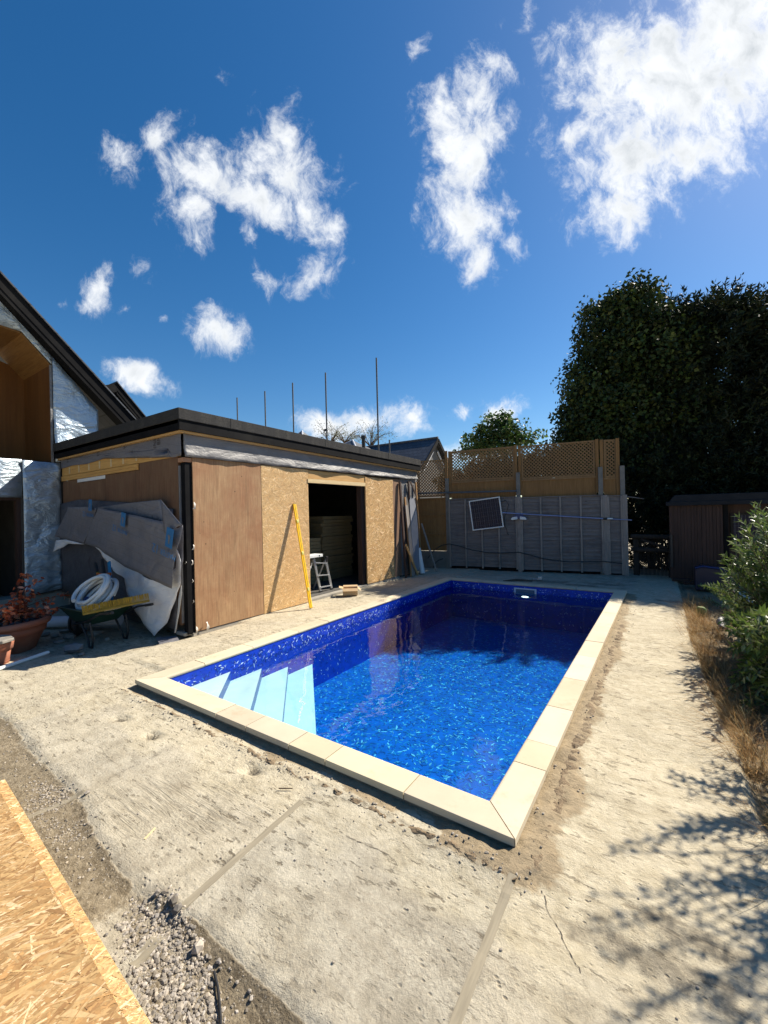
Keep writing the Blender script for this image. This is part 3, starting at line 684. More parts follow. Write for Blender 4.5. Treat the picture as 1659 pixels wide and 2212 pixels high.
def mortar_ridges():
    """torn edges of the bedding mortar: low crumbly ridges following the coping"""
    for nm, path, side, wd, hh in (('near', [(PX0 - .02, PY0 - .10), (PX1 + .05, PY0 - .15)], 1, .060, .020), ('right', [(PX1 + .10, PY0 - .08), (PX1 + .11, PY0 + 4.6)], -1, .10, .022)):
        mb = MB(); (ax, ay), (bx, by) = path; L = math.hypot(bx - ax, by - ay); n = int(L / .010); dx, dy = (bx - ax) / L, (by - ay) / L; px_, py_ = -dy, dx; m = 13; vs = []
        for i in range(n + 1):
            t = i / n * L; cx, cy = ax + dx * t, ay + dy * t; wob = .028 * fbm(t * 3.1, 3, 1, 4); k = max(0, .55 + .9 * fbm(t * 1.7, 9, 2, 3)); w_ = wd * (.55 + .5 * k)
            for j in range(m):
                u = j / (m - 1) * 2 - 1; x, y = cx + px_ * (wob + u * w_ / 2 + .012 * fbm(t * 22, u * 3, 1, 3)), cy + py_ * (wob + u * w_ / 2 + .012 * fbm(t * 22, u * 3, 4, 3))
                z = gsurf(x, y); e = max(0, 1 - u * u); lump = max(0, .5 + 1.1 * fbm(x * 17, y * 17, 5, 4)); vs.append((x, y, z - .004 + hh * k * e * lump))
        mb.add(vs, [(i * m + j, (i + 1) * m + j, (i + 1) * m + j + 1, i * m + j + 1) for i in range(n) for j in range(m - 1)], smooth=True)
        o = mb.build('mortar_crumbs', 'crumb_ridge'); tag(o, None, None, kind='stuff')
M['crumb_ridge'] = simple('crumbled_mortar', (.25, .18, .105), (.16, .115, .07), 30, .95, 1.0, bd=.012, dirt=(.33, .27, .18))
mortar_ridges()

# joints in the slab, each filled with a strip of timber
M['joint'] = wood('trodden_joint_timber', (.31, .27, .195), (.24, .205, .145), axis=1, ring=20, rough=.9, knots=False)
def joint(p, q, w, label):
    mb = MB(); a, b = onz(*p), onz(*q); n = 26; d = (b - a); s = Vector((d.y, -d.x, 0)).normalized() * w / 2; top = []; 
    for i in range(n + 1):
        c = a + d * (i / n); z = gsurf(c.x, c.y) + .002; wv = 1 + .12 * fbm(c.x * 8, c.y * 8, 2, 2)
        top.append((c - s * wv + Vector((0, 0, z)), c + s * wv + Vector((0, 0, z))))
    vs = [v for pr in top for v in pr] + [v - Vector((0, 0, .03)) for pr in top for v in pr]; m = 2 * (n + 1); fs = []
    for i in range(n): k = 2 * i; fs += [(k, k + 2, k + 3, k + 1), (k, k + m, k + m + 2, k + 2), (k + 1, k + 3, k + m + 3, k + m + 1)]
    fs += [(0, 1, m + 1, m), (m - 2, 2 * m - 2, 2 * m - 1, m - 1)]
    mb.add(vs, fs); o = mb.build('joint_strip', 'joint'); tag(o, label, 'timber strip', 'joint strips in the slab')
joint((391,1960),(652,1729),.034,'long timber joint strip running diagonally up to the near edge of the coping')
joint((1108,1893),(975,2230),.036,'timber joint strip leading from the pool corner towards the viewer')
joint((60,1757),(182,1705),.040,'short pale timber joint strip between brown soil and gravel')
joint((286,2069),(350,1999),.050,'wide pale joint strip ending at the loose gravel patch')
def add_cracks():
    """broken slab edges and cracks are gaps in the concrete: thin dark grooves"""
    mb = MB()
    for P in ([(1172,1925),(1180,1960),(1205,2000),(1230,2060),(1262,2110)], [(215,1614),(236,1640),(262,1662)], [(540,2240),(460,2110)][:0] or [(720,1790),(760,1815),(800,1830),(850,1850)], [(455,1375),(480,1385),(497,1396),(520,1399)]):
        pts = [onz(*p) for p in P]; f = []
        for a, b in zip(pts, pts[1:]):
            for k in range(6): q = a.lerp(b, k / 6); f.append(q + Vector((rnd(-.006, .006), rnd(-.006, .006), 0)))
        vs = []
        for q in f:
            w = rnd(.0010, .0032); z = gsurf(q.x, q.y) + .0022; vs += [(q.x - w, q.y + w * .4, z), (q.x + w, q.y - w * .4, z)]
        mb.add(vs, [(2 * i, 2 * i + 2, 2 * i + 3, 2 * i + 1) for i in range(len(f) - 1)])
    o = mb.build('crack', 'soil'); tag(o, None, None, kind='structure')
add_cracks()

# ================================================================ POOL
WZ, FZ = -0.118, -0.80
IX0, IX1, IY0, IY1 = PX0 + CW, PX1 - CW, PY0 + CW, PY1 - CW
def build_pool():
    pool = thing('swimming_pool', 'rectangular swimming pool with mottled blue liner and pale stone coping', 'swimming pool', (PX0, PY0, 0))
    L = MB(); lx0, lx1, ly0, ly1 = IX0 - .012, IX1 + .012, IY0 - .012, IY1 + .012; top = .0222
    base = (.003, .115, .52); wbase = (.003, .042, .48)
    def q(a, b, c, d, col=None): L.add([a, b, c, d], [(0, 1, 2, 3)], col or wbase)
    q((lx0,ly0,FZ),(lx1,ly0,FZ),(lx1,ly1,FZ),(lx0,ly1,FZ),base)
    q((lx0,ly0,FZ),(lx0,ly1,FZ),(lx0,ly1,top),(lx0,ly0,top)); q((lx1,ly1,FZ),(lx1,ly0,FZ),(lx1,ly0,top),(lx1,ly1,top))
    q((lx0,ly1,FZ),(lx1,ly1,FZ),(lx1,ly1,top),(lx0,ly1,top)); q((lx1,ly0,FZ),(lx0,ly0,FZ),(lx0,ly0,top),(lx1,ly0,top))
    # printed flecks of the liner, laid 1 mm proud
    def fleck(o, ux, uy, s, col, h):
        n = ux.cross(uy); a = rnd(0, 6.28); u = ux * math.cos(a) + uy * math.sin(a); v = uy * math.cos(a) - ux * math.sin(a); o = o + n * h
        l, w, b = s * rnd(.8, 1.6), s * rnd(.16, .42), s * rnd(-.4, .4)
        P = [o - u * l + v * b * .7, o - u * l * .4 + v * (b * .1 - w), o + u * l * .4 + v * (b * .1 - w * .8), o + u * l + v * b * .7, o + u * l * .45 + v * (b * .2 + w * .8), o - u * l * .4 + v * (b * .2 + w)]
        L.add(P, [(0, 1, 2, 3, 4, 5)], col)
    def fcol(wall):
        t = random.random()
        if wall:
            if t < .5: return (.003, rnd(.02, .04), rnd(.2, .3))
            if t < .78: k = rnd(.7, 1.3); return (.015 * k, .10 * k, .48 * k)
            k = rnd(.75, 1.25); return (.42 * k, .55 * k, .80 * k)
        if t < .38: return (.003, rnd(.06, .095), rnd(.28, .40))
        if t < .82: k = rnd(.7, 1.3); return (.012 * k, .20 * k, .50 * k)
        k = rnd(.7, 1.35); return (.14 * k, .48 * k, .72 * k)
    X, Y, Z = Vector((1, 0, 0)), Vector((0, 1, 0)), Vector((0, 0, 1)); hgt = top - FZ
    for i in range(19000): fleck(Vector((rnd(lx0, lx1), rnd(ly0, ly1), FZ)), X, Y, rnd(.011, .029), fcol(False), rnd(.0005, .003))
    def zz(): return (top - .03 - (.16 * random.random() if random.random() < .45 else (hgt - .06) * random.random()))
    for i in range(2600): fleck(Vector((lx0, rnd(ly0, ly1), zz())), Y, Z, rnd(.010, .022), fcol(True), rnd(.0005, .003))
    for i in range(2000): fleck(Vector((lx1, rnd(ly0, ly1), zz())), -Y, Z, rnd(.010, .022), fcol(True), rnd(.0005, .003))
    for i in range(1500): fleck(Vector((rnd(lx0, lx1), ly1, zz())), X, Z, rnd(.010, .022), fcol(True), rnd(.0005, .003))
    for i in range(900): fleck(Vector((rnd(lx0, lx1), ly0, zz())), -X, Z, rnd(.010, .022), fcol(True), rnd(.0005, .003))
    L.build('liner', 'liner', pool)
    # coping: mitred corners, bull-nosed towards the water
    def prof():     # (inset from the outer edge, z)
        r = .019; P = [(0, CT - .038), (0, CT - .002), (.002, CT), (CW - r, CT)]
        for k in range(1, 7): a = math.pi / 2 - k * math.pi / 6; P.append((CW - r + r * math.cos(a), CT - r + r * math.sin(a)))
        return P
    PR = prof()
    corners = [Vector((PX0, PY0, 0)), Vector((PX1, PY0, 0)), Vector((PX1, PY1, 0)), Vector((PX0, PY1, 0))]
    def cuts(kind):
        if kind == 0:      # near side, sighted joints
            j = [onz(443,1552,CT).x, onz(503,1583,CT).x, onz(627,1605,CT).x, onz(703,1640,CT).x, onz(880,1703,CT).x]; return [x - PX0 for x in j]
        if kind == 1: j = [onz(1170,1663,CT).y, onz(1198,1613,CT).y, onz(1235,1535,CT).y, onz(1262,1471,CT).y, onz(1287,1420,CT).y, onz(1300,1388,CT).y, onz(1316,1355,CT).y, onz(1328,1325,CT).y]; return [y - PY0 for y in j]
        if kind == 2: return [.85, 1.45, 2.05, 2.85]
        return [.62, 1.25, 2.0, 2.6, 3.35, 4.1, 4.9, 5.45, 5.95]
    for k in range(4):
        A, B = corners[k], corners[(k + 1) % 4]; d = (B - A).normalized(); inn = Vector((-d.y, d.x, 0)); Ln = (B - A).length
        cs = sorted(c for c in cuts(k) if .25 < c < Ln - .25)
        if k == 3: cs = sorted(Ln - c for c in cs)
        ed = [0] + cs + [Ln]
        for i in range(len(ed) - 1):
            mb = MB(); g = .0036; t0, t1 = ed[i], ed[i + 1]; dz = rnd(-.0015, .0015); dk = rnd(.84, 1.05); tint = (dk, dk * rnd(.965, 1.0), dk * rnd(.91, 1.0))
            def end(t, corner, sgn):
                out = []
                for (o, z) in PR:
                    s = t + (o * sgn if corner else 0) + g * sgn
                    out.append(A + d * s + inn * o + Vector((0, 0, z + dz)))
                return out
            E0, E1 = end(t0, i == 0, 1), end(t1, i == len(ed) - 2, -1); m = len(PR)
            mb.add(E0 + E1, [(j, j + m, j + m + 1, j + 1) for j in range(m - 1)] + [tuple(range(m)), tuple(range(2 * m - 1, m - 1, -1)), (m - 1, 2 * m - 1, m, 0)], tint)
            mb.build('coping_stone', 'stone', pool)
    # grey mortar bed under the coping
    mb = MB(); o = .012
    for k in range(4):
        A, B = corners[k], corners[(k + 1) % 4]; d = (B - A).normalized(); inn = Vector((-d.y, d.x, 0)); zt = CT - .0395
        a0, a1 = A + d * .012 + inn * o, B - d * .012 + inn * o; b0, b1 = A + d * .184 + inn * .184, B - d * .184 + inn * .184
        mb.hexa([a0 + Vector((0,0,-.12)), a1 + Vector((0,0,-.12)), b1 + Vector((0,0,-.12)), b0 + Vector((0,0,-.12))], [a0 + Vector((0,0,zt)), a1 + Vector((0,0,zt)), b1 + Vector((0,0,zt)), b0 + Vector((0,0,zt))])
    mb.build('mortar_bed', simple('grey_mortar', (.22, .185, .14), (.15, .125, .095), 20, .95, .9), pool)
    # four corner steps
    for dd, zt in ((.735, -.133), (1.175, -.24), (1.60, -.355), (2.05, -.462)):
        mb = MB(); e = .004; a = Vector((IX0 - .01, IY0 - .01, 0)); t = zt
        def tri(s, z): return [a + Vector((0, 0, z)), a + Vector((s, 0, z)), a + Vector((0, s, z))]
        prev = {.735: 0, 1.175: .735, 1.60: 1.175, 2.05: 1.60}[dd]
        s = dd + .01; w = 0 if not prev else prev - .02
        if w: top_ = [a + Vector((w, 0, t)), a + Vector((s, 0, t)), a + Vector((0, s, t)), a + Vector((0, w, t))]
        else: top_ = tri(s, t)
        mb.add(top_, [tuple(range(len(top_)))], None)
        so = mb.build('step', 'step', pool)
        rb = MB(); rb.add([a + Vector((s, 0, t)), a + Vector((0, s, t)), a + Vector((0, s, FZ)), a + Vector((s, 0, FZ))], [(3, 2, 1, 0)], (.010, .06, .24)); rb.build('riser', 'liner', so)
    # skimmer mouth and lamp on the far wall
    y = ly1 - .002; x0, x1, z0, z1 = -2.685, -2.225, -.150, -.018; f = .036
    mb = MB(); mb.box(x0, x1, y - .012, y, z1 - f * .75, z1); mb.box(x0, x1, y - .012, y, z0, z0 + f * .75); mb.box(x0, x0 + f, y - .012, y, z0 + f * .75, z1 - f * .75); mb.box(x1 - f, x1, y - .012, y, z0 + f * .75, z1 - f * .75)
    sk = mb.build('skimmer', 'white_pl', pool, bevel=.002)
    mb = MB(); mb.box(x0 + f, x1 - f, y - .003, y, z0 + f * .75, z1 - f * .75); mb.box(x0 + f + .06, x1 - f - .02, y - .008, y - .003, z0 + .06, z1 - f * 1.2); fl = mb.build('flap', simple('shaded_flap', (.10, .17, .24), (.07, .13, .2), 5, .5, 0), sk)
    mb = MB(); cx, cz = -2.46, -.196
    def disc(rx, rz, yy, n=28): return [(cx + rx * math.cos(2 * math.pi * k / n), yy, cz + rz * math.sin(2 * math.pi * k / n)) for k in range(n)]
    mb.prism(disc(.15, .034, y - .004), (0, .006, 0)); lm = mb.build('pool_light', simple('blue_lamp_ring', (.05, .18, .30), None, 5, .4, 0), pool)
    mb = MB(); mb.prism(disc(.075, .017, y - .008), (0, .004, 0)); mb.build('lens', 'light', lm)
    mb = MB(); mb.box(lx0 - .02, lx1 + .02, ly0 - .02, ly1 + .02, FZ - .05, WZ)
    w = mb.build('water', 'water'); tag(w, None, None, kind='structure')
build_pool()

# ================================================================ STRAND BOARD
OSB_TONES = [(.44,.28,.125),(.37,.22,.09),(.51,.345,.17),(.33,.19,.078),(.42,.265,.115),(.62,.45,.26),(.28,.15,.06),(.47,.305,.135),(.38,.215,.085),(.41,.23,.09)]
def strands(mb, o, u, v, w, h, n, l0, l1, up, dark=1.0, seed=3, calm=0.0, lean=0.0, spread=.75):
    """o: corner, u/v: edge directions, w/h: size; slivers of wood pressed flat, each with its own tone"""
    rs = random.Random(seed); o, u, v = Vector(o), Vector(u), Vector(v); nn = Vector(up)
    for i in range(n):
        x, y = rs.uniform(0, w), rs.uniform(0, h); a = rs.gauss(lean, spread); L = rs.uniform(l0, l1); W = L * rs.uniform(.05, .22)
        d = Vector((math.cos(a), math.sin(a))); e = Vector((-d.y, d.x)); P = []
        for (s, t) in ((-1, -1), (1 * rs.uniform(.6, 1), -1 * rs.uniform(.6, 1.1)), (1, rs.uniform(-.2, 1)), (-.9 * rs.uniform(.5, 1), 1)):
            q = Vector((x, y)) + d * s * L / 2 + e * t * W / 2; P.append((max(0, min(w, q.x)), max(0, min(h, q.y))))
        z = .0003 + .0009 * i / n + rs.random() * .0002; c = tuple(q * (1 - calm) + m * calm for q, m in zip(rs.choice(OSB_TONES), (.43, .285, .135))); k = dark * rs.uniform(.82, 1.12)
        tilt = rs.uniform(-.0007, .0007)
        mb.add([o + u * p[0] + v * p[1] + nn * (z + (tilt if j < 2 else -tilt) * .5 + .0004) for j, p in enumerate(P)], [(0, 1, 2, 3)], tuple(q * k for q in c))
OSB_BASE = (.33, .19, .075)
def front_panel(mb, y0, y1, z0, z1, t=.015, x=BX, col=OSB_BASE): mb.box(x, x + t, y0, y1, z0, z1, col)

# ================================================================ POOL HOUSE
def roofz(y): return 3.115 + (3.012 - 3.115) * (y - 3.07) / 6.7
def build_pool_house():
    H = thing('pool_house', 'flat-roofed timber pool house with plywood and strand board walls and black felt roof edge', 'building', (BX, BY0, 0))
    xw = -9.82
    # carcass
    mb = MB(); x1 = BX - .10
    mb.box(xw, xw + .1, BY0 + .1, BY1, -.05, 2.74); mb.box(xw, BX - .1, BY1 - .1, BY1 - .004, -.05, 2.74)
    mb.box(xw + .1, BX - .1, BY0 + .10, BY0 + .14, -.05, 2.74)
    mb.box(x1, BX - .012, 8.86, BY1 - .1, -.02, 2.74); mb.box(x1, x1 + .05, BY0 + .14, 5.60, -.02, 2.74); mb.box(x1, x1 + .05, 7.40, 8.86, -.02, 2.74)
    mb.box(x1, x1 + .05, 5.60, 7.40, 2.30, 2.74)
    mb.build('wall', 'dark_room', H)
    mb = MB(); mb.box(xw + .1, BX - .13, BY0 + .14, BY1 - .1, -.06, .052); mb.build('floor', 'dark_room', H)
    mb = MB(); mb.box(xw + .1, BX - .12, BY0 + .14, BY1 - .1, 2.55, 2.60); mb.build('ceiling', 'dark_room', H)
    mb = MB(); mb.box(BX - .13, BX + .015, 5.50, 8.75, -.05, .045); mb.box(BX - .1, BX + .004, 3.3, 5.5, -.05, .008); mb.build('threshold', 'slab', H, bevel=.004)
    # cladding of the front
    mb = MB(); front_panel(mb, 3.335, 4.53, .018, 2.475); p = mb.build('plywood_panel', 'ply', H, bevel=.0015)
    mb = MB(); mb.add([(BX + .0155, 3.335, .5)], []); 
    mb = MB(); front_panel(mb, 4.534, 5.615, .012, 2.465, .018, BX, (.60, .40, .195)); strands(mb, (BX + .018, 4.534, .012), (0, 1, 0), (0, 0, 1), 1.081, 2.453, 5200, .04, .12, (1, 0, 0), 1.5, 5, .45); mb.build('strand_board', 'osb', H)
    mb = MB(); front_panel(mb, 7.395, 8.515, .055, 2.435, .024, BX, (.52, .32, .14)); strands(mb, (BX + .024, 7.395, .055), (0, 1, 0), (0, 0, 1), 1.12, 2.38, 4800, .04, .14, (1, 0, 0), 1.5, 8, .15); o = mb.build('strand_board', 'osb', H); o['label'] = 'sunlit strand board beside the door opening'
    mb = MB(); mb.box(BX, BX + .012, 8.522, 8.86, .05, 2.45); mb.build('plywood_strip', 'ply_strip', H, bevel=.0015)
    mb = MB(); mb.box(BX - .02, BX + .012, 5.62, 7.39, 2.305, 2.46); mb.build('header_beam', 'pine', H, bevel=.003)
    mb = MB(); mb.box(BX - .03, BX + .032, 5.60, 7.385, 2.222, 2.30); mb.build('header_rail', 'pine_pale', H, bevel=.003)
    mb = MB(); mb.box(BX - .16, BX - .035, 7.30, 7.392, .05, 2.22); mb.build('door_jamb', 'shed', H, bevel=.003)  # dark board colour stands in for the shade on this jamb
    mb = MB(); mb.box(BX - .012, BX + .004, 8.87, BY1 - .004, .04, 2.5); mb.build('membrane', 'tyvek', H)
    # black corner post with a metal bracket
    mb = MB(); mb.box(BX - .10, BX - .004, BY0 + .02, BY0 + .115, .0, 2.40); mb.build('corner_post', 'black_wood', H, bevel=.004)
    mb = MB(); mb.box(BX - .13, BX - .102, BY0 + .0, BY0 + .06, .15, 2.36); mb.build('edge_strip', 'tyvek', H, bevel=.003)
    mb = MB(); mb.box(BX - .13, BX + .002, BY0 - .002, BY0 + .125, 2.405, 2.468); mb.build('head_block', simple('reddish_timber', (.42, .22, .12), (.34, .17, .09), 9, .7, .2), H, bevel=.003)
    # torn membrane band under the roof edge (front)
    mb = MB(); n = 150; rows = 9; vs = []
    for i in range(n + 1):
        y = BY0 + (BY1 - .02 - BY0) * i / n; zt = roofz(y) - .30; zb = 2.475 + .012 * fbm(y * 3, 1, 2, 3) + (.02 * sstep(9.0, 9.7, y)); sag = sstep(0, .4, y - BY0)
        for j in range(rows + 1):
            t = j / rows; z = zt + (zb - zt) * t
            b = .026 * sstep(.45, .95, t) * (1 + .9 * fbm(y * 1.1, z * 9, 3, 3)) + .012 * fbm(y * 1.8, z * 14 + y * 1.3, 5, 3) * t
            vs.append((BX + .02 + b, y, z))
    mb.add(vs, [(i * (rows + 1) + j, (i + 1) * (rows + 1) + j, (i + 1) * (rows + 1) + j + 1, i * (rows + 1) + j + 1) for i in range(n) for j in range(rows)], smooth=True)
    o = mb.build('membrane_band', 'tyvek', H); so = o.modifiers.new('thickness', 'SOLIDIFY'); so.thickness = .003
    # left wall (facing the yard)
    for i, (x0, x1_) in enumerate(((-9.75, -9.02), (-9.016, -7.91), (-7.906, -6.74), (-6.736, BX - .135))):
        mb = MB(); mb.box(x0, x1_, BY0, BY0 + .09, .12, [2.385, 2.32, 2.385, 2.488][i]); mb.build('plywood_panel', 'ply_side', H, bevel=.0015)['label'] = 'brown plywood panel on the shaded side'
    mb = MB(); mb.box(-9.04, -7.90, BY0 - .010, BY0 - .001, 2.325, 2.385); mb.build('white_strip', 'white_paint', H, bevel=.002)
    for (x0, x1_, z0, z1) in ((-9.75, -6.745, 2.390, 2.430), (-9.75, -6.745, 2.4325, 2.4795)):
        mb = MB(); mb.box(x0, x1_, BY0 - .022, BY0 - .002, z0, z1); mb.build('rail', 'pine_x', H, bevel=.002)
    mb = MB(); mb.box(-9.75, BX - .14, BY0 - .006, BY0 + .05, 2.490, 2.75); mb.build('wall_plate', 'pine_x', H)
    rr = random.Random(4)
    for k in range(9):
        x = -9.4 + k * .43; mb = MB(); z0 = 2.505 + rr.uniform(0, .03); mb.box(x, x + .05, BY0 - .016, BY0 - .007, z0, 2.64); mb.build('batten_end', 'pine_pale', H)
    # torn strip of membrane over the rails
    edge = [(-9.76, 2.82), (-9.76, 2.63), (-9.2, 2.655), (-8.6, 2.63), (-8.15, 2.655), (-7.6, 2.675), (-7.25, 2.66), (-6.95, 2.70), (-6.9, 2.63), (-6.5, 2.64), (-6.2, 2.65), (-5.86, 2.625), (-5.84, 2.50), (-5.70, 2.48), (-5.52, 2.49), (-5.52, 2.82)]
    e3 = [(x, BY0 - .026, z) for x, z in edge]; sheet('torn_membrane', e3, 'tyvek_sheet', H, 3, .008, 3.0, .002)
    lettering('print_mark', 'ENT', .115, (-6.05, BY0 - .034, 2.69), (0, 0, 1), (-1, 0, 0), 'print_black', H)
    lettering('print_mark', 'INS', .10, (-6.17, BY0 - .034, 2.66), (0, 0, 1), (-1, 0, 0), 'print_black', H)
    for x in (-8.05, -9.35): lettering('print_mark', 'H', .12, (x, BY0 - .034, 2.72), (0, 0, 1), (-1, 0, 0), 'print_black', H)
    lettering('print_mark', 'VE', .09, (-7.1, BY0 - .034, 2.745), (0, 0, 1), (-1, 0, 0), 'print_black', H)
    # roof: deck, soffit boards, black fascia, mineral felt edge
    ov = .105; xf = BX + ov; yf = BY0 - ov; xb = -9.9; ye = BY1 + .03
    def band(name, mat, off, d0, d1, th, bev=.004):
        mb = MB()
        def zz(y, d): return roofz(y) - d
        a = xf + off; y0 = yf - off
        # front run
        mb.hexa([(a - th, y0 + th, zz(y0, d1)), (a, y0, zz(y0, d1)), (a, ye, zz(ye, d1)), (a - th, ye, zz(ye, d1))], [(a - th, y0 + th, zz(y0, d0)), (a, y0, zz(y0, d0)), (a, ye, zz(ye, d0)), (a - th, ye, zz(ye, d0))])
        mb.hexa([(xb, y0, zz(y0, d1)), (a, y0, zz(y0, d1)), (a - th, y0 + th, zz(y0, d1)), (xb, y0 + th, zz(y0, d1))], [(xb, y0, zz(y0, d0)), (a, y0, zz(y0, d0)), (a - th, y0 + th, zz(y0, d0)), (xb, y0 + th, zz(y0, d0))])
        return mb.build(name, mat, H, bevel=bev)
    band('felt_edge', 'felt', .018, -.004, .150, .03, .006); band('fascia', 'black_wood', 0, .146, .290, .03); band('soffit_board', 'pine', -.03, .286, .318, .09, .002)
    for yy in (3.9, 5.0, 6.0, 7.1, 8.2):          # laps of the felt
        mb = MB(); mb.box(xf + .0185, xf + .0215, yy, yy + .018, roofz(yy) - .148, roofz(yy) + .004); mb.build('felt_lap', 'felt', H)
    mb = MB(); mb.hexa([(xb, yf, roofz(yf) - .20), (xf - .03, yf, roofz(yf) - .20), (xf - .03, ye, roofz(ye) - .20), (xb, ye, roofz(ye) - .20)], [(xb, yf, roofz(yf) - .03), (xf - .03, yf, roofz(yf) - .03), (xf - .03, ye, roofz(ye) - .03), (xb, ye, roofz(ye) - .03)]); mb.build('roof', 'felt', H)
    # torn scraps of paper along the corner
    for (px, py, s) in ((419,1092,.10),(416,1182,.075),(414,1215,.07),(415,1255,.05),(448,1352,.13),(424,1360,.10),(415,1300,.045),(399,1215,.04)):
        q = onx(px, py, BX + .03); mb = MB(); a = rr.uniform(-.4, .4); k = 5
        vs = []
        for i in range(k + 1):
            t = i / k; c = q + Vector((.035 * math.sin(t * 2.6), a * t * s * .5, (t - .5) * s)); w = s * (.22 - .13 * t + .05 * math.sin(t * 9 + s * 80))
            vs += [c + Vector((.006, -w, 0)), c + Vector((-.004, w, 0))]
        mb.add(vs, [(2 * i, 2 * i + 2, 2 * i + 3, 2 * i + 1) for i in range(k)], smooth=True); mb.build('paper_scrap', 'paper', H)
    # membrane stapled over the foot of the shaded wall
    low = [(-9.78, .24), (-9.78, 1.95), (-8.9, 2.0), (-7.2, 1.9), (-6.4, 1.85), (-5.72, 1.75), (-5.68, .06), (-6.6, .10), (-7.9, .16)]
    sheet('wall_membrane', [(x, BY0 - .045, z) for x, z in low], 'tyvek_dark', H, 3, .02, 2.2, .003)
    for (x, z, s, t) in ((-7.75, 1.13, .11, 'VENT'), (-7.75, 1.01, .13, 'LAY12'), (-9.0, 1.2, .14, 'FRAME'), (-6.95, 1.05, .12, 'VENT')):
        lettering('print_mark', t, s, (x, BY0 - .05, z), (1, 0, 0), (0, 0, 1), 'print_black', H)
    for x in (-8.45, -7.05):
        mb = MB(); mb.prism([(x - .17, BY0 - .05, .98), (x + .17, BY0 - .05, .98), (x, BY0 - .05, .72)], (0, .002, 0)); mb.build('print_mark', 'print_black', H)
build_pool_house()

# insulation boards stored in the dark room
def stack(x0, x1, y0, y1, n, t, z, label0, label1, labelm):
    random.seed(int(x0 * 100))
    for k in range(n):
        mb = MB(); j = rnd(-.03, .03); jj = rnd(-.03, .03); mb.box(x0, x1, y0 + jj, y1 + jj, 0, t - .006); o = mb.build('insulation_board', 'foam', None, bevel=.003)
        o.location = (j, 0, z + k * t); tag(o, label0 if k == 0 else label1 if k == n - 1 else labelm, 'insulation board', 'boards stacked inside the pool house')
stack(-8.7, -6.62, 7.2, 8.3, 19, .08, .06, 'lowest insulation board of the tall stack deep inside the doorway', 'topmost insulation board of the tall stack deep inside the doorway', 'pale insulation board within the tall stack in the dark doorway')
stack(-8.3, -6.55, 5.95, 7.05, 13, .08, .06, 'lowest insulation board of the shorter stack behind the step ladder', 'topmost insulation board of the shorter stack behind the step ladder', 'pale insulation board within the shorter stack behind the ladder')

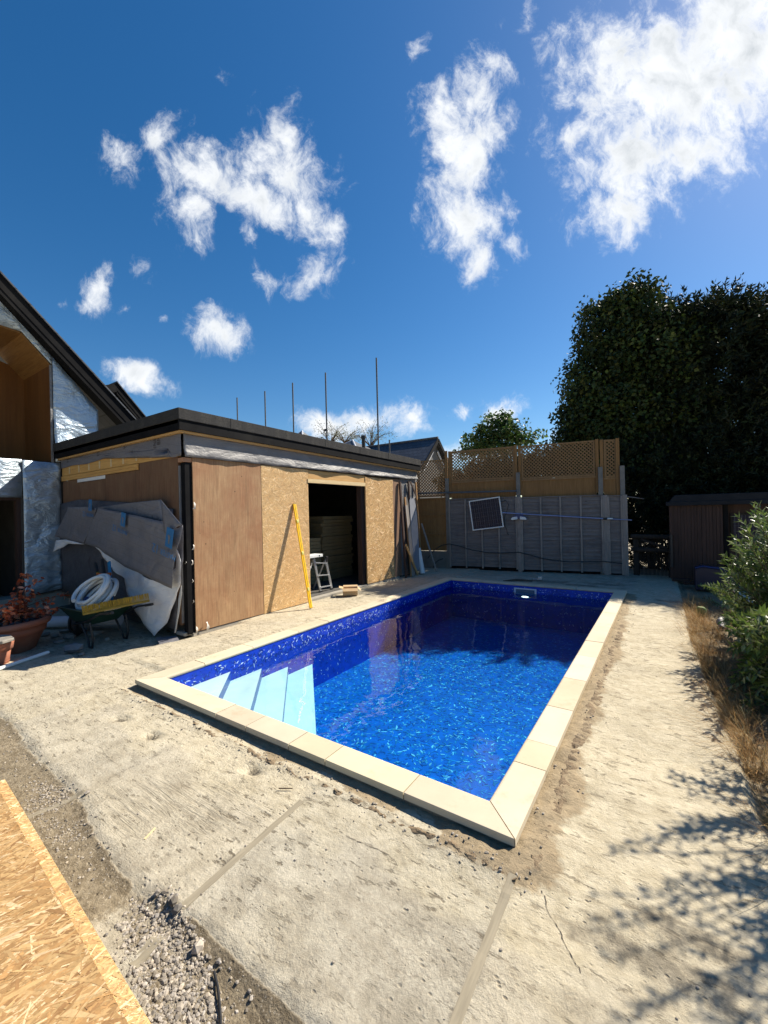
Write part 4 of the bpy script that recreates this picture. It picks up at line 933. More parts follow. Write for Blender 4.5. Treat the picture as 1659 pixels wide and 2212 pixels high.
# ================================================================ HOUSE ON THE LEFT
def build_house():
    xh = -9.85; H = thing('gabled_house', 'gabled house clad in silver foil membrane with black barge boards', 'house', (xh, 1.5, 0))
    def P(px, py, x=xh): return onx(px, py, x)
    # wall facing the yard, with door opening and upper recess
    dj = P(45, 1075).y; dt = P(45, 1075).z; yr = P(112, 985).y; zb = P(0, 990).z; zr = P(113, 790).z; zt = P(45, 720).z; yt = P(45, 720).y
    slope0 = P(0, 640); slope1 = P(240, 925)
    def zroof(y): return slope0.z + (slope1.z - slope0.z) * (y - slope0.y) / (slope1.y - slope0.y)
    ymax = BY0 + .1; T = .2
    def plate(poly, name, mat, x=xh, d=-.2): mb = MB(); mb.prism([(x, y, z) for y, z in poly], (d, 0, 0)); return mb.build(name, mat, H)
    zs = zb + .02
    # lower storey membrane
    def crumpled(poly, name, mat, seed, amp=.05, x=xh): return sheet(name, [(x + .015 + amp * .8, y, z) for y, z in poly], mat, H, 4, amp, 2.0, .004, seed, (1, 0, 0))
    plate([(dj, .25), (ymax, .25), (ymax, zb), (dj, zb)], 'wall', 'dark_room'); plate([(-2.5, dt), (dj, dt), (dj, zb), (-2.5, zb)], 'wall', 'dark_room'); plate([(-2.5, -.1), (.4, -.1), (.4, dt), (-2.5, dt)], 'wall', 'dark_room')
    mb = MB(); mb.box(xh - .5, xh - .05, .4, ymax, -.15, .22); mb.build('plinth', 'slab', H)
    crumpled([(-2.5, dt), (dj + .01, dt), (dj + .01, zb), (-2.5, zb)], 'membrane', 'silver', 1.0)
    crumpled([(dj + .012, .24), (ymax - .12, .30), (ymax - .12, zb - .02), (dj + .012, zb - .01)], 'membrane', 'silver', 6.0, .07)
    mb = MB(); mb.box(xh - .16, xh - .01, dj - .06, dj + .0, .0, dt + .02); mb.box(xh - .16, xh - .01, .4, dj - .06, dt - .05, dt + .0); mb.build('door_frame', 'shed', H)
    # dark room behind the door
    mb = MB(); mb.box(xh - 3.2, xh - 3.1, -.5, 3.2, -.1, 2.6); mb.box(xh - 3.1, xh - .2, 2.9, 3.0, -.1, 2.6); mb.box(xh - 3.1, xh - .2, -.5, -.4, -.1, 2.6); mb.box(xh - 3.1, xh - .2, -.4, 2.9, dt + .15, dt + .25); mb.build('inner_wall', 'dark_room', H)
    # upper recess lined with boards, its inner shade mixed into their colour
    dep = 1.5; x2 = xh - dep
    mb = MB()
    def quad(a, b, c, d): mb.add([a, b, c, d], [(0, 1, 2, 3)])
    quad((x2, -3, zb), (x2, yr, zb), (x2, yr, zr + .2), (x2, -3, zt + 1.5)); mb.build('recess_back', wood('shaded_recess_board', (.22, .095, .024), (.15, .06, .015), axis=2, ring=3, knots=False), H)
    mb = MB(); mb.hexa([(x2, yr, zb), (xh, yr, zb), (xh, yr + .03, zb), (x2, yr + .03, zb)], [(x2, yr, zr), (xh, yr, zr), (xh, yr + .03, zr), (x2, yr + .03, zr)]); mb.build('recess_side', wood('shaded_recess_side', (.21, .09, .022), (.14, .055, .014), axis=2, ring=3, knots=False), H)
    ndir = Vector((0, yt - yr, zt - zr)); 
    for k in range(9):         # boarded ceiling following the roof
        t0, t1 = k / 7.2, (k + .97) / 7.2; mb = MB(); a0 = (yr + ndir.y * t0, zr + ndir.z * t0); a1 = (yr + ndir.y * t1, zr + ndir.z * t1)
        if t1 > 1: mb = MB()
        mb.hexa([(x2, *a0), (xh, *a0), (xh, *a1), (x2, *a1)], [(x2, a0[0], a0[1] + .03), (xh, a0[0], a0[1] + .03), (xh, a1[0], a1[1] + .03), (x2, a1[0], a1[1] + .03)]); mb.build('ceiling_board', 'recess_ceiling', H)
    mb = MB(); a0 = (yt, zt); mb.hexa([(x2, *a0), (xh, *a0), (xh, -3, zt + .42), (x2, -3, zt + .42)], [(x2, a0[0], a0[1] + .03), (xh, a0[0], a0[1] + .03), (xh, -3, zt + .45), (x2, -3, zt + .45)]); mb.build('ceiling_board', 'recess_ceiling', H)
    mb = MB(); mb.beam((x2 + .3, yt - .9, zb), (x2 + .3, yt - .45, zt), .09, .09); mb.build('strut', 'pine_z', H)
    mb = MB(); mb.box(x2, xh + .004, -3, yr + .03, zb - .06, zb - .002); mb.build('recess_floor', 'black_wood', H)
    # gable membrane between recess and roof
    yb = min(P(240, 925).y, ymax + .6); tri = [(yr + .03, zb + .0), (ymax + .55, zb + .0), (ymax + .55, zroof(ymax + .55)), (yr + .03, zroof(yr + .03))]
    plate(tri, 'wall', 'dark_room'); crumpled(tri, 'membrane', 'silver', 3.3, .06)
    tp = [(yr + .03, zr + .0), (yr + .03, zroof(yr + .03)), (-.5, zroof(-.5)), (-.5, zt + .16), (yt, zt + .03)]
    plate(tp, 'wall', 'dark_room', xh - .01, -.15); crumpled(tp, 'membrane', 'silver', 8.0, .03)
    mb = MB(); mb.box(xh - .005, xh + .025, yr - .012, yr + .022, zb - .3, zr); mb.build('corner_trim', 'tyvek', H)
    # roof, barge boards; a lower wing behind shows the same verge
    def verge(xv, a, b, yA, yB, hgt, nm, lower):
        mb = MB()
        def z(y): return a.z + (b.z - a.z) * (y - a.y) / (b.y - a.y)
        mb.prism([(xv, yA, z(yA)), (xv, yB, z(yB)), (xv, yB, z(yB) - hgt), (xv, yA, z(yA) - hgt)], (-.05, 0, 0)); mb.build('barge_board', 'black_wood', H, bevel=.004)
        mb = MB(); mb.prism([(xv - .01, yA, z(yA) - hgt * .95), (xv - .01, yB, z(yB) - hgt * .95), (xv - .01, yB, z(yB) - hgt - .10), (xv - .01, yA, z(yA) - hgt - .10)], (lower, 0, 0)); mb.build('soffit', 'black_wood', H)
        mb = MB(); mb.prism([(xv + .03, yA, z(yA) + .035), (xv + .03, yB + .03, z(yB + .03) + .035), (xv + .03, yB + .03, z(yB + .03)), (xv + .03, yA, z(yA))], (-8, 0, 0)); mb.build('roof', 'roof_slate', H)
    xv = xh + .28; A, B = P(0, 590, xv), P(290, 905, xv); verge(xv, A, B, -3.0, B.y + .5, .26, 'a', -.30)
    xv = xh - 2.6; A, B = P(252, 826, xv), P(317, 905, xv); verge(xv, A, B, A.y, B.y + 1.2, .22, 'b', -.2)
    C = P(232, 832, xv); mb = MB(); mb.prism([(xv, A.y, A.z - .02), (xv, C.y - 1.0, A.z - .55), (xv, C.y - 1.0, A.z - .8), (xv, A.y, A.z - .26)], (-.05, 0, 0)); mb.prism([(xv - .06, C.y - 1, A.z - .6), (xv - .06, A.y, A.z - .1), (xv - .06, A.y + 1.4, A.z - 1.6), (xv - .06, C.y - 1, A.z - 1.8)], (-.1, 0, 0)); mb.build('rear_gable', 'black_wood', H)
build_house()

# ================================================================ FAR FENCE
FA, FB = Vector((-5.096, 10.67, 0)), Vector((-0.808, 11.39, 0)); FD = (FB - FA).normalized(); FNRM = Vector((FD.y, -FD.x, 0)); FANG = math.atan2(FD.y, FD.x)
def fen(px, py, off=0.0):
    """sighting onto the fence plane moved towards the pool by off -> (along, height)"""
    d = sight(px, py); A = FA + FNRM * off; t = (A - Vector((0, 0, CAM_H))).dot(FNRM) / d.dot(FNRM); q = Vector((0, 0, CAM_H)) + d * t; return (q - FA).dot(FD), q.z
def f4(x, y, off=0.0): return fen((1600 + x * .60277) * .54861, (1650 + y * .60277) * .54861, off)
def build_fences():
    # old lap fence; parts are written in the fence's own axes: x along, -y towards the pool
    O = thing('lap_fence', 'low weathered grey lap fence with three battened panels behind the pool', 'fence', FA, FANG)
    post_s = [f4(735, 512)[0], f4(1297, 508)[0]]; s0, sE = f4(272, 525)[0], f4(1425, 505)[0]; sp = f4(265, 530)[0] - .06
    ends = [s0 - .02] + post_s + [sE]; tops = [1.96, 1.945, 1.91, 1.89]
    for k in range(3):
        a, b = ends[k] + .05, ends[k + 1] - .05; zt = (tops[k] + tops[k + 1]) / 2 - .02; zb = .09 - .02 * k; mb = MB(); n = 19; rr = random.Random(k + 2)
        for i in range(n):
            z0 = zb + (zt - zb) * i / n; z1 = zb + (zt - zb) * (i + 1) / n + .02; w0, w1 = rr.uniform(-.012, .012), rr.uniform(-.012, .012); y_ = rr.uniform(0, .008)
            mb.hexa([(a, -.034 - y_, z0 + w0), (b, -.034 - y_, z0 + w1), (b, -.022, z0 + w1), (a, -.022, z0 + w0)], [(a, -.008, z1), (b, -.008, z1), (b, -.002, z1), (a, -.002, z1)])
        p = mb.build('panel', 'fence_old', O)
        m = 5 if k < 2 else 2; mb = MB()
        for i in range(m):
            x = a + .02 + (b - a - .04) * i / (m - 1); mb.box(x - .021, x + .021, -.066, -.038, zb - .03, zt + .01)
        mb.build('batten', 'fence_old_z', p)
        mb = MB(); mb.box(a, b, -.06, .01, zt + .012, zt + .036); mb.build('cap_rail', 'fence_old', p)
        mb = MB(); mb.box(a - .04, b + .04, .02, .05, .0, zb + .02); mb.build('gravel_board', 'black_wood', O)
    for i, s in enumerate(post_s + [sE]):
        mb = MB(); mb.box(s - .05, s + .05, -.075, .03, -.05, tops[i + 1] + (.02 if i < 2 else .03)); mb.build('post', 'fence_old_z', O, bevel=.006)
    # tall new fence behind it with a trellis on top
    T = thing('trellis_fence', 'tall new wooden fence with diamond trellis top and grey concrete posts', 'fence', FA + FNRM * -.12, FANG)
    sA, sB, sC, sD, sEnd = f4(70, 480, -.12)[0] - .5, f4(275, 300, -.12)[0], f4(730, 300, -.12)[0], f4(1262, 300, -.12)[0], f4(1382, 300, -.12)[0]
    def lattice(a, b, z0, z1, z1b, name='trellis_panel'):
        fr = MB(); fr.box(a, b, -.022, .022, z0, z0 + .04); fr.hexa([(a, -.022, z1 - .035), (b, -.022, z1b - .035), (b, .022, z1b - .035), (a, .022, z1 - .035)], [(a, -.022, z1), (b, -.022, z1b), (b, .022, z1b), (a, .022, z1)])
        fr.box(a, a + .04, -.021, .021, z0 + .04, z1 - .036); fr.box(b - .04, b, -.021, .021, z0 + .04, z1b - .036)
        f = fr.build(name, 'trellis', T)
        mb = MB(); h = min(z1, z1b) - z0; w = b - a; st = .088; wd = .026
        for sgn, y in ((1, .006), (-1, -.006)):
            c = -h
            while c < w + h:
                # line x = a + c + sgn-run ; clip to rectangle
                p0, p1 = (c, 0.0), (c + h, h) if sgn > 0 else (c, 0.0)
                if sgn < 0: p0, p1 = (c, h), (c + h, 0.0)
                x0, y0_ = p0; x1, y1_ = p1
                if x0 < 0: y0_ += (y1_ - y0_) * (0 - x0) / (x1 - x0); x0 = 0
                if x1 > w: y1_ += (y0_ - y1_) * (x1 - w) / (x1 - x0) ; x1 = w
                if x1 - x0 > .03: mb.beam((a + x0, y, z0 + y0_), (a + x1, y, z0 + y1_), .010, wd, up=(0, 0, 1))
                c += st
        mb.build('lattice', 'trellis', f)
    zr = [2.46, 2.43, 2.40, 2.36]
    lattice(sA, sB - .07, 2.05, 3.12, 3.10); lattice(sB + .08, sC - .09, 2.46, 3.31, 3.31); lattice(sC + .09, sD - .10, 2.42, 3.30, 3.29); lattice(sD + .10, sEnd - .02, 2.36, 3.28, 3.27)
    def boards(a, b, z0, z1, bw=.105):
        mb = MB(); x = a; rr = random.Random(int(a * 77)); i = 0
        while x < b - .02:
            w = min(bw, b - x); mb.hexa([(x, -.012 + rr.uniform(-.002, .002), z0), (x + w + .006, -.004, z0), (x + w + .006, .006, z0), (x, .0, z0)], [(x, -.012, z1), (x + w + .006, -.004, z1), (x + w + .006, .006, z1), (x, .0, z1)]); x += bw * .86
        mb.build('board_panel', 'fence_new', T)
    boards(sA, sB - .06, .50, 2.02); boards(sB + .08, sC - .08, .3, 2.455); boards(sC + .08, sD - .09, .3, 2.415); boards(sD + .09, sEnd + .02, .3, 2.355)
    for (a, b, z) in ((sB + .08, sC - .08, 2.43), (sC + .08, sD - .09, 2.39), (sD + .09, sEnd, 2.33)):
        mb = MB(); mb.box(a, b, -.035, -.014, z - .02, z + .022); mb.build('rail', 'trellis', T)
    for z in (.95, 1.5, 1.98):
        mb = MB(); mb.box(sA, sB - .06, -.04, -.014, z, z + .035); mb.build('rail', 'fence_new', T)
    mb = MB(); mb.box(sA, sB - .06, -.03, .02, -.02, .49); mb.build('gravel_board', 'conc_post', T)
    for s, zt in ((sB, 3.335), (sC, 3.335), (sD, 3.31)):
        for dx in (-.05, .05):
            mb = MB(); mb.box(s + dx - .04, s + dx + .035, -.05, -.024, 2.0, zt - (.0 if dx < 0 else .02)); mb.build('post', 'fence_new', T, bevel=.004)
    for s, zt in ((sEnd, 3.29),): mb = MB(); mb.box(s - .045, s + .035, -.05, .03, 1.9, zt); mb.build('post', 'fence_new', T, bevel=.004)
    for s, zt in ((sB - .03, 2.55), (sC, 2.60), (sD + .01, 2.62), (sEnd + .08, 2.62)):
        mb = MB(); mb.box(s - .05, s + .05, -.11, -.052, -.05, zt); o = mb.build('concrete_post', 'conc_post', T, bevel=.008)
build_fences()
def fpt(s, z, off=0.0): return FA + FD * s + FNRM * off + Vector((0, 0, z))
def on_fence_objects():
    a, z = f4(75, 485, .10); b, z2 = f4(725, 470, .10); mb = MB(); mb.tube([fpt(a - .25, z, .10), fpt(b, z2, .10)], .024, 12); o = mb.build('scaffold_tube', 'grey_metal'); tag(o, 'long horizontal galvanised tube fixed across the fence below the trellis', 'tube')
    # tilted solar panel
    c = [f4(405, 535, .16), f4(610, 506, .12), f4(638, 705, .12), f4(434, 730, .16)]
    pts = [fpt(s, zz, .13) for s, zz in c]; ctr = sum(pts, Vector()) / 4; ux = ((pts[1] - pts[0]) + (pts[2] - pts[3])).normalized(); uy = ((pts[0] - pts[3]) + (pts[1] - pts[2])).normalized(); uy = (uy - ux * uy.dot(ux)).normalized()
    w = ((pts[1] - pts[0]).length + (pts[2] - pts[3]).length) / 2; h = ((pts[0] - pts[3]).length + (pts[1] - pts[2]).length) / 2; nn = ux.cross(uy)
    S = thing('solar_panel', 'tilted solar panel with white frame hung on the grey lap fence', 'solar panel', ctr)
    S.rotation_mode = 'QUATERNION'; S.rotation_quaternion = Matrix((ux, -nn, uy)).transposed().to_quaternion()
    def loc(o): o.matrix_parent_inverse = Matrix.Identity(4); return o
    mb = MB(); f = .03
    mb.box(-w/2, w/2, -.017, .018, h/2 - f, h/2); mb.box(-w/2, w/2, -.017, .018, -h/2, -h/2 + f); mb.box(-w/2, -w/2 + f, -.017, .018, -h/2 + f, h/2 - f); mb.box(w/2 - f, w/2, -.017, .018, -h/2 + f, h/2 - f); loc(mb.build('frame', 'white_paint', S, bevel=.003))
    mb = MB(); mb.box(-w/2 + f, w/2 - f, -.006, .012, -h/2 + f, h/2 - f); loc(mb.build('cell_sheet', 'solar', S))
    k = []
    for (x, y) in ((618, 540), (650, 532), (668, 560), (655, 600), (640, 640), (640, 690), (655, 720), (660, 748)): s, zz = f4(x, y, .07); k.append(fpt(s, zz, .07))
    mb = MB(); mb.tube(k, .007, 6); mb.tube([k[-1], k[-1] + Vector((.03, 0, -.03))], .014, 6); o = mb.build('panel_cable', 'black_pl'); tag(o, 'short black lead dangling beside the solar panel', 'cable')
    # telescopic cleaning pole laid across nails
    e = [f4(627, 612, .10), f4(735, 623, .10), f4(1295, 651, .10), f4(1473, 660, .10)]; q = [fpt(s, z, .11) for s, z in e]
    P = thing('telescopic_pole', 'long blue telescopic pole with pool brush head resting across the lap fence', 'pole', q[1])
    mb = MB(); mb.tube([q[0], q[2]], .017, 10); mb.build('outer_tube', 'lilac_alu', P)
    mb = MB(); mb.tube([q[2], q[3]], .013, 10); mb.build('inner_tube', 'lilac_alu', P)
    mb = MB(); mb.tube([q[2] + FD * -.03, q[2] + FD * .05], .026, 10); mb.build('collar', 'black_pl', P); mb = MB(); mb.tube([q[2] + FD * .06, q[2] + FD * .17], .021, 10); mb.build('grip', 'white_pl', P)
    hd = q[1] + Vector((0, 0, -.02)); mb = MB(); mb.prism([hd + FD * x + Vector((0, 0, z)) + FNRM * .05 for x, z in ((-.05, .03), (.05, .03), (.19, -.06), (.2, -.09), (-.2, -.09), (-.19, -.06))], FNRM * -.05); hb = mb.build('brush_head', 'navy_pl', P, bevel=.006)
    for sg in (-1, 1):
        mb = MB(); mb.prism([hd + FD * (sg * x) + Vector((0, 0, z)) + FNRM * .056 for x, z in ((.035, -.035), (.16, -.05), (.20, -.10), (.17, -.125), (.03, -.105))][::sg], FNRM * -.03); mb.build('brush_rim', 'white_pl', hb, bevel=.006)
    # black cable sagging along the fence
    pts = []
    for (x, y) in ((140, 910), (180, 860), (230, 825), (280, 815), (340, 828), (430, 856), (520, 871), (620, 875), (735, 870), (800, 886), (880, 908), (960, 924), (1080, 932), (1200, 932), (1290, 930), (1410, 944)): s, z = f4(x, y, .085); pts.append(fpt(s, z, .095))
    mb = MB(); mb.tube(pts, .011, 7); o = mb.build('hose_cable', 'black_pl'); tag(o, 'long black cable sagging along the foot of the lap fence', 'cable')
    pts = [onz(905, 1232, .03), onz(915, 1215, .2), onz(925, 1200, .36), onz(940, 1187, .5)]; pts = []
    for (x, y) in ((175, 975), (182, 950), (205, 925), (240, 912)): s, z = f4(x, y, .12); pts.append(fpt(s, z, .12))
    mb = MB(); mb.tube(pts, .011, 7); o = mb.build('pipe_loop', 'black_pl'); tag(o, 'short black cable loop rising by the concrete gravel board', 'cable')
    mb = MB(); s, z = f4(1430, 508, 0); s2, z2 = f4(1550, 522, 0); mb.tube([fpt(s - .05, z + .02, 0), fpt(s2, z2, .1)], [.018, .008], 6); o = mb.build('stick', 'fence_old'); tag(o, 'short grey stick poking out past the right end of the lap fence', 'stick')
on_fence_objects()

# ================================================================ THINGS LEANING AT THE FAR END OF THE POOL HOUSE
def c8(x, y, X): return onx(768.05 + x * .14877, 960.07 + y * .14877, X)
def leaning():
    xs = BX + .05
    def plank(name, p, q, w, t, mat, label, cat='plank', group='planks leaning at the end of the pool house'):
        mb = MB(); a, b = Vector(p), Vector(q); mb.beam(a, b, w, t, up=(1, 0, 0)); o = mb.build(name, mat, bevel=.003); tag(o, label, cat, group); return o
    top = c8(643, 545, xs); bot = c8(668, 1900, xs); plank('timber_batten', (xs + .14, bot.y, 0.012), (xs, top.y, top.z), .07, .04, 'shed', 'tall dark batten nearest the plywood strip, leaning on the membrane')
    top = c8(715, 765, xs); plank('timber_batten', (xs + .16, top.y - .03, .012), (xs, top.y, top.z), .055, .03, 'pine_z', 'shorter brown batten with a broken tip between two tall dark ones')
    top = c8(765, 535, xs); plank('timber_batten', (xs + .12, top.y + .01, .012), (xs, top.y, top.z), .05, .04, 'shed', 'tall dark batten just left of the crooked strip')
    a = c8(785, 540, xs); b = c8(858, 745, xs); plank('timber_offcut', (xs + .05, b.y, b.z), (xs + .02, a.y, a.z), .05, .02, 'shed', 'crooked dark wooden strip slanting across the grey membrane', 'offcut')
    top = c8(872, 550, xs); plank('timber_batten', (xs + .10, top.y + .04, .012), (xs, top.y, top.z), .05, .035, 'pine_z', 'tall brown batten standing at the very corner of the pool house')
    p = [c8(742, 885, xs + .05), c8(775, 860, xs + .05)]; plank('grey_plank', (xs + .17, p[0].y + .06, .012), (xs + .03, p[0].y + .04, p[0].z), .16, .022, 'fence_old_z', 'wide grey plank with a slanted top beside the jagged board')
    # jagged grey board
    J = [(785, 820), (808, 745), (818, 800), (848, 770), (862, 830), (884, 1000), (893, 1800), (800, 1850)]
    mb = MB(); pts = []
    for x, y in J:
        q = c8(x, y, xs + .06); k = max(0, q.z) / 2.2; pts.append(Vector((xs + .16 - .13 * k, q.y, max(.012, q.z))))
    mb.prism(pts, (.012, 0, 0)); o = mb.build('grey_board', simple('grey_sheet', (.24, .25, .28), (.19, .2, .23), 5, .6, .1)); tag(o, 'tall grey sheet with a jagged top edge leaning against the membrane', 'board')
    a = onz(768.05 + 905 * .14877, 960.07 + 1890 * .14877, .03); b = c8(730, 1455, xs + .18); plank('timber_batten', (a.x, a.y, .03), (b.x, b.y, b.z), .05, .03, 'pine', 'short pale batten propped diagonally in front of the grey board')
    a = c8(940, 1815, xs + .1); b = c8(912, 1500, xs + .05); mb = MB(); mb.tube([(xs + .22, a.y - .1, .03), (xs + .10, a.y - .06, b.z)], [.07, .05], 12); o = mb.build('white_tube', 'white_pl'); tag(o, 'white plastic tube standing at the corner by the fence', 'tube')
    a = c8(1000, 1790, xs + .1); b = c8(905, 1150, xs); plank('timber_batten', (xs + .35, BY1 + .26, .012), (xs + .05, BY1 + .03, b.z), .05, .03, 'fence_old_z', 'grey batten leaning beyond the corner beside the brown fence')
leaning()

# ================================================================ SMALL THINGS BY THE DOOR
def spirit_level():
    F = Vector((-5.06, 5.17, .022)); T = Vector((BX + .032, 5.243, 1.83)); S = thing('spirit_level', 'long yellow spirit level leaning against the strand board', 'spirit level', F)
    d = (T - F).normalized(); w = Vector((0, 1, 0)); w = (w - d * w.dot(d)).normalized(); n = w.cross(d)
    def slab(s0, s1, hw, t0, t1, nm, mat, par=S, bev=.002):
        mb = MB(); L = []
        for s in (s0, s1):
            c = F + d * s; L.append([c - w * hw + n * t0, c + w * hw + n * t0, c + w * hw + n * t1, c - w * hw + n * t1])
        mb.hexa(L[0], L[1]); return mb.build(nm, mat, par, bevel=bev)
    LN = (T - F).length; f = slab(.012, LN - .012, .031, -.011, .011, 'body', 'yellow')
    slab(0, .012, .027, -.014, .014, 'end_cap', 'yellow_dark'); slab(LN - .012, LN, .027, -.014, .014, 'end_cap', 'yellow_dark')
    slab(.02, LN - .02, .007, .0111, .014, 'web_recess', 'yellow_dark')
    for s in (.30, LN / 2, LN - .36): v = slab(s, s + .06, .022, .0115, .0185, 'vial_window', simple('vial_frame', (.75, .62, .2), (.6, .45, .1), 6, .3, 0)); slab(s + .018, s + .042, .015, .0186, .021, 'vial', simple('vial_liquid', (.6, .7, .25), (.5, .6, .2), 6, .1, 0), v)
spirit_level()
def step_ladder():
    def c5(x, y, X): return onx((1100 + x * .39180) * .54861, (1900 + y * .39180) * .54861, X)
    xb = -5.80; a0, a1 = c5(415, 1085, xb), c5(345, 765, xb + .06); b0, b1 = c5(527, 1095, xb), c5(465, 775, xb + .06)
    a0.z = b0.z = .055; S = thing('step_ladder', 'short folding aluminium step ladder standing inside the dark doorway', 'step ladder', a0)
    mb = MB(); mb.beam(a0, a1, .055, .022, up=(1, 0, 0)); mb.build('stile', 'alu', S, bevel=.003); mb = MB(); mb.beam(b0, b1, .055, .022, up=(1, 0, 0)); mb.build('stile', 'alu', S, bevel=.003)
    for t in (.14, .50, .88): mb = MB(); mb.beam(a0.lerp(a1, t), b0.lerp(b1, t), .05, .02); mb.build('rung', 'alu', S, bevel=.002)
    dx = Vector((-.42, .0, 0)); ra, rb = a1 + Vector((-.02, 0, -.02)), b1 + Vector((-.02, 0, -.02))
    for p in (ra, rb): mb = MB(); q = p + Vector((-.38, .03, 0)); q.z = .055; mb.beam(q, p, .045, .02, up=(1, 0, 0)); mb.build('rear_leg', 'alu', S, bevel=.003)
    t0, t1 = c5(268, 745, xb + .10), c5(430, 735, xb + .10); zc = (t0.z + t1.z) / 2
    mb = MB(); mb.hexa([(xb - .10, t0.y, zc - .03), (xb + .12, t0.y, zc - .03), (xb + .12, t1.y, zc - .03), (xb - .10, t1.y, zc - .03)], [(xb - .10, t0.y, zc + .025), (xb + .12, t0.y, zc + .025), (xb + .12, t1.y, zc + .025), (xb - .10, t1.y, zc + .025)]); tp = mb.build('platform', 'white_pl', S, bevel=.006)
    for y in (.15, .78): q = t0.lerp(t1, y); mb = MB(); mb.box(xb + .1205, xb + .124, q.y - .012, q.y + .012, zc - .012, zc + .012); mb.build('catch', 'black_pl', tp)
    for p in (a0, b0): mb = MB(); mb.box(p.x - .02, p.x + .02, p.y - .03, p.y + .03, .053, .085); mb.build('foot', 'black_pl', S)
    mb = MB(); mb.tube([b1 + Vector((.0, .02, -.04)), b1 + Vector((.02, .02, .06))], .028, 10); mb.build('hinge', 'metal_dark', S)
step_ladder()
def carton():
    c = Vector((-5.20, 6.42, .026)); C = thing('cardboard_box', 'small open cardboard box on the sunlit concrete outside the doorway', 'box', c, R(38))
    w, d, h, t = .29, .21, .135, .004
    def part(nm, fn): mb = MB(); fn(mb); return mb.build(nm, 'card', C, bevel=.001)
    def loc(o): o.matrix_parent_inverse = Matrix.Identity(4)
    def body(mb): mb.box(-w/2, w/2, -d/2, -d/2 + t, 0, h); mb.box(-w/2, w/2, d/2 - t, d/2, 0, h); mb.box(-w/2, -w/2 + t, -d/2 + t, d/2 - t, 0, h); mb.box(w/2 - t, w/2, -d/2 + t, d/2 - t, 0, h); mb.box(-w/2 + t, w/2 - t, -d/2 + t, d/2 - t, 0, t)
    loc(part('carton', body))
    def flap(p, q, out): return lambda mb: mb.prism([Vector(p), Vector(q), Vector(q) + Vector(out), Vector(p) + Vector(out)], (0, 0, .004))
    loc(part('flap', flap((-w/2, -d/2, h + .001), (w/2, -d/2, h + .001), (0, -.065, -.045)))); loc(part('flap', flap((-w/2, d/2, h + .001), (w/2, d/2, h + .001), (0, .07, .02)))); loc(part('flap', flap((-w/2, -d/2, h + .001), (-w/2, d/2, h + .001), (-.075, 0, .02)))); loc(part('flap', flap((w/2, -d/2, h + .001), (w/2, d/2, h + .001), (.06, 0, -.05))))
    mb = MB(); mb.box(-w/2 - .001, -w/2, -.03, .0, .0, .03); loc(mb.build('torn_corner', 'black_pl', C))
carton()
def far_end_bits():
    a = onz(1152, 1252, .04); b = onz(1165, 1254, .04); mb = MB(); p = onz(1152, 1251, .03); q = onz(1166, 1256, .03)
    mb.box(p.x, q.x, p.y - .03, p.y + .03, .03, .045); mb.box(q.x - .09, q.x, p.y - .03, p.y - .02, .045, .10); o = mb.build('metal_bracket', 'alu', bevel=.003); tag(o, 'small bent metal bracket lying behind the far coping', 'bracket')
    mb = MB(); mb.tube([onz(1087, 1255, .05), onz(1115, 1253, .06), onz(1150, 1255, .05)], [.012, .03, .02], 7); o = mb.build('wood_scrap', 'bark'); tag(o, 'dark splintered stick on the concrete beyond the far coping', 'stick')
far_end_bits()

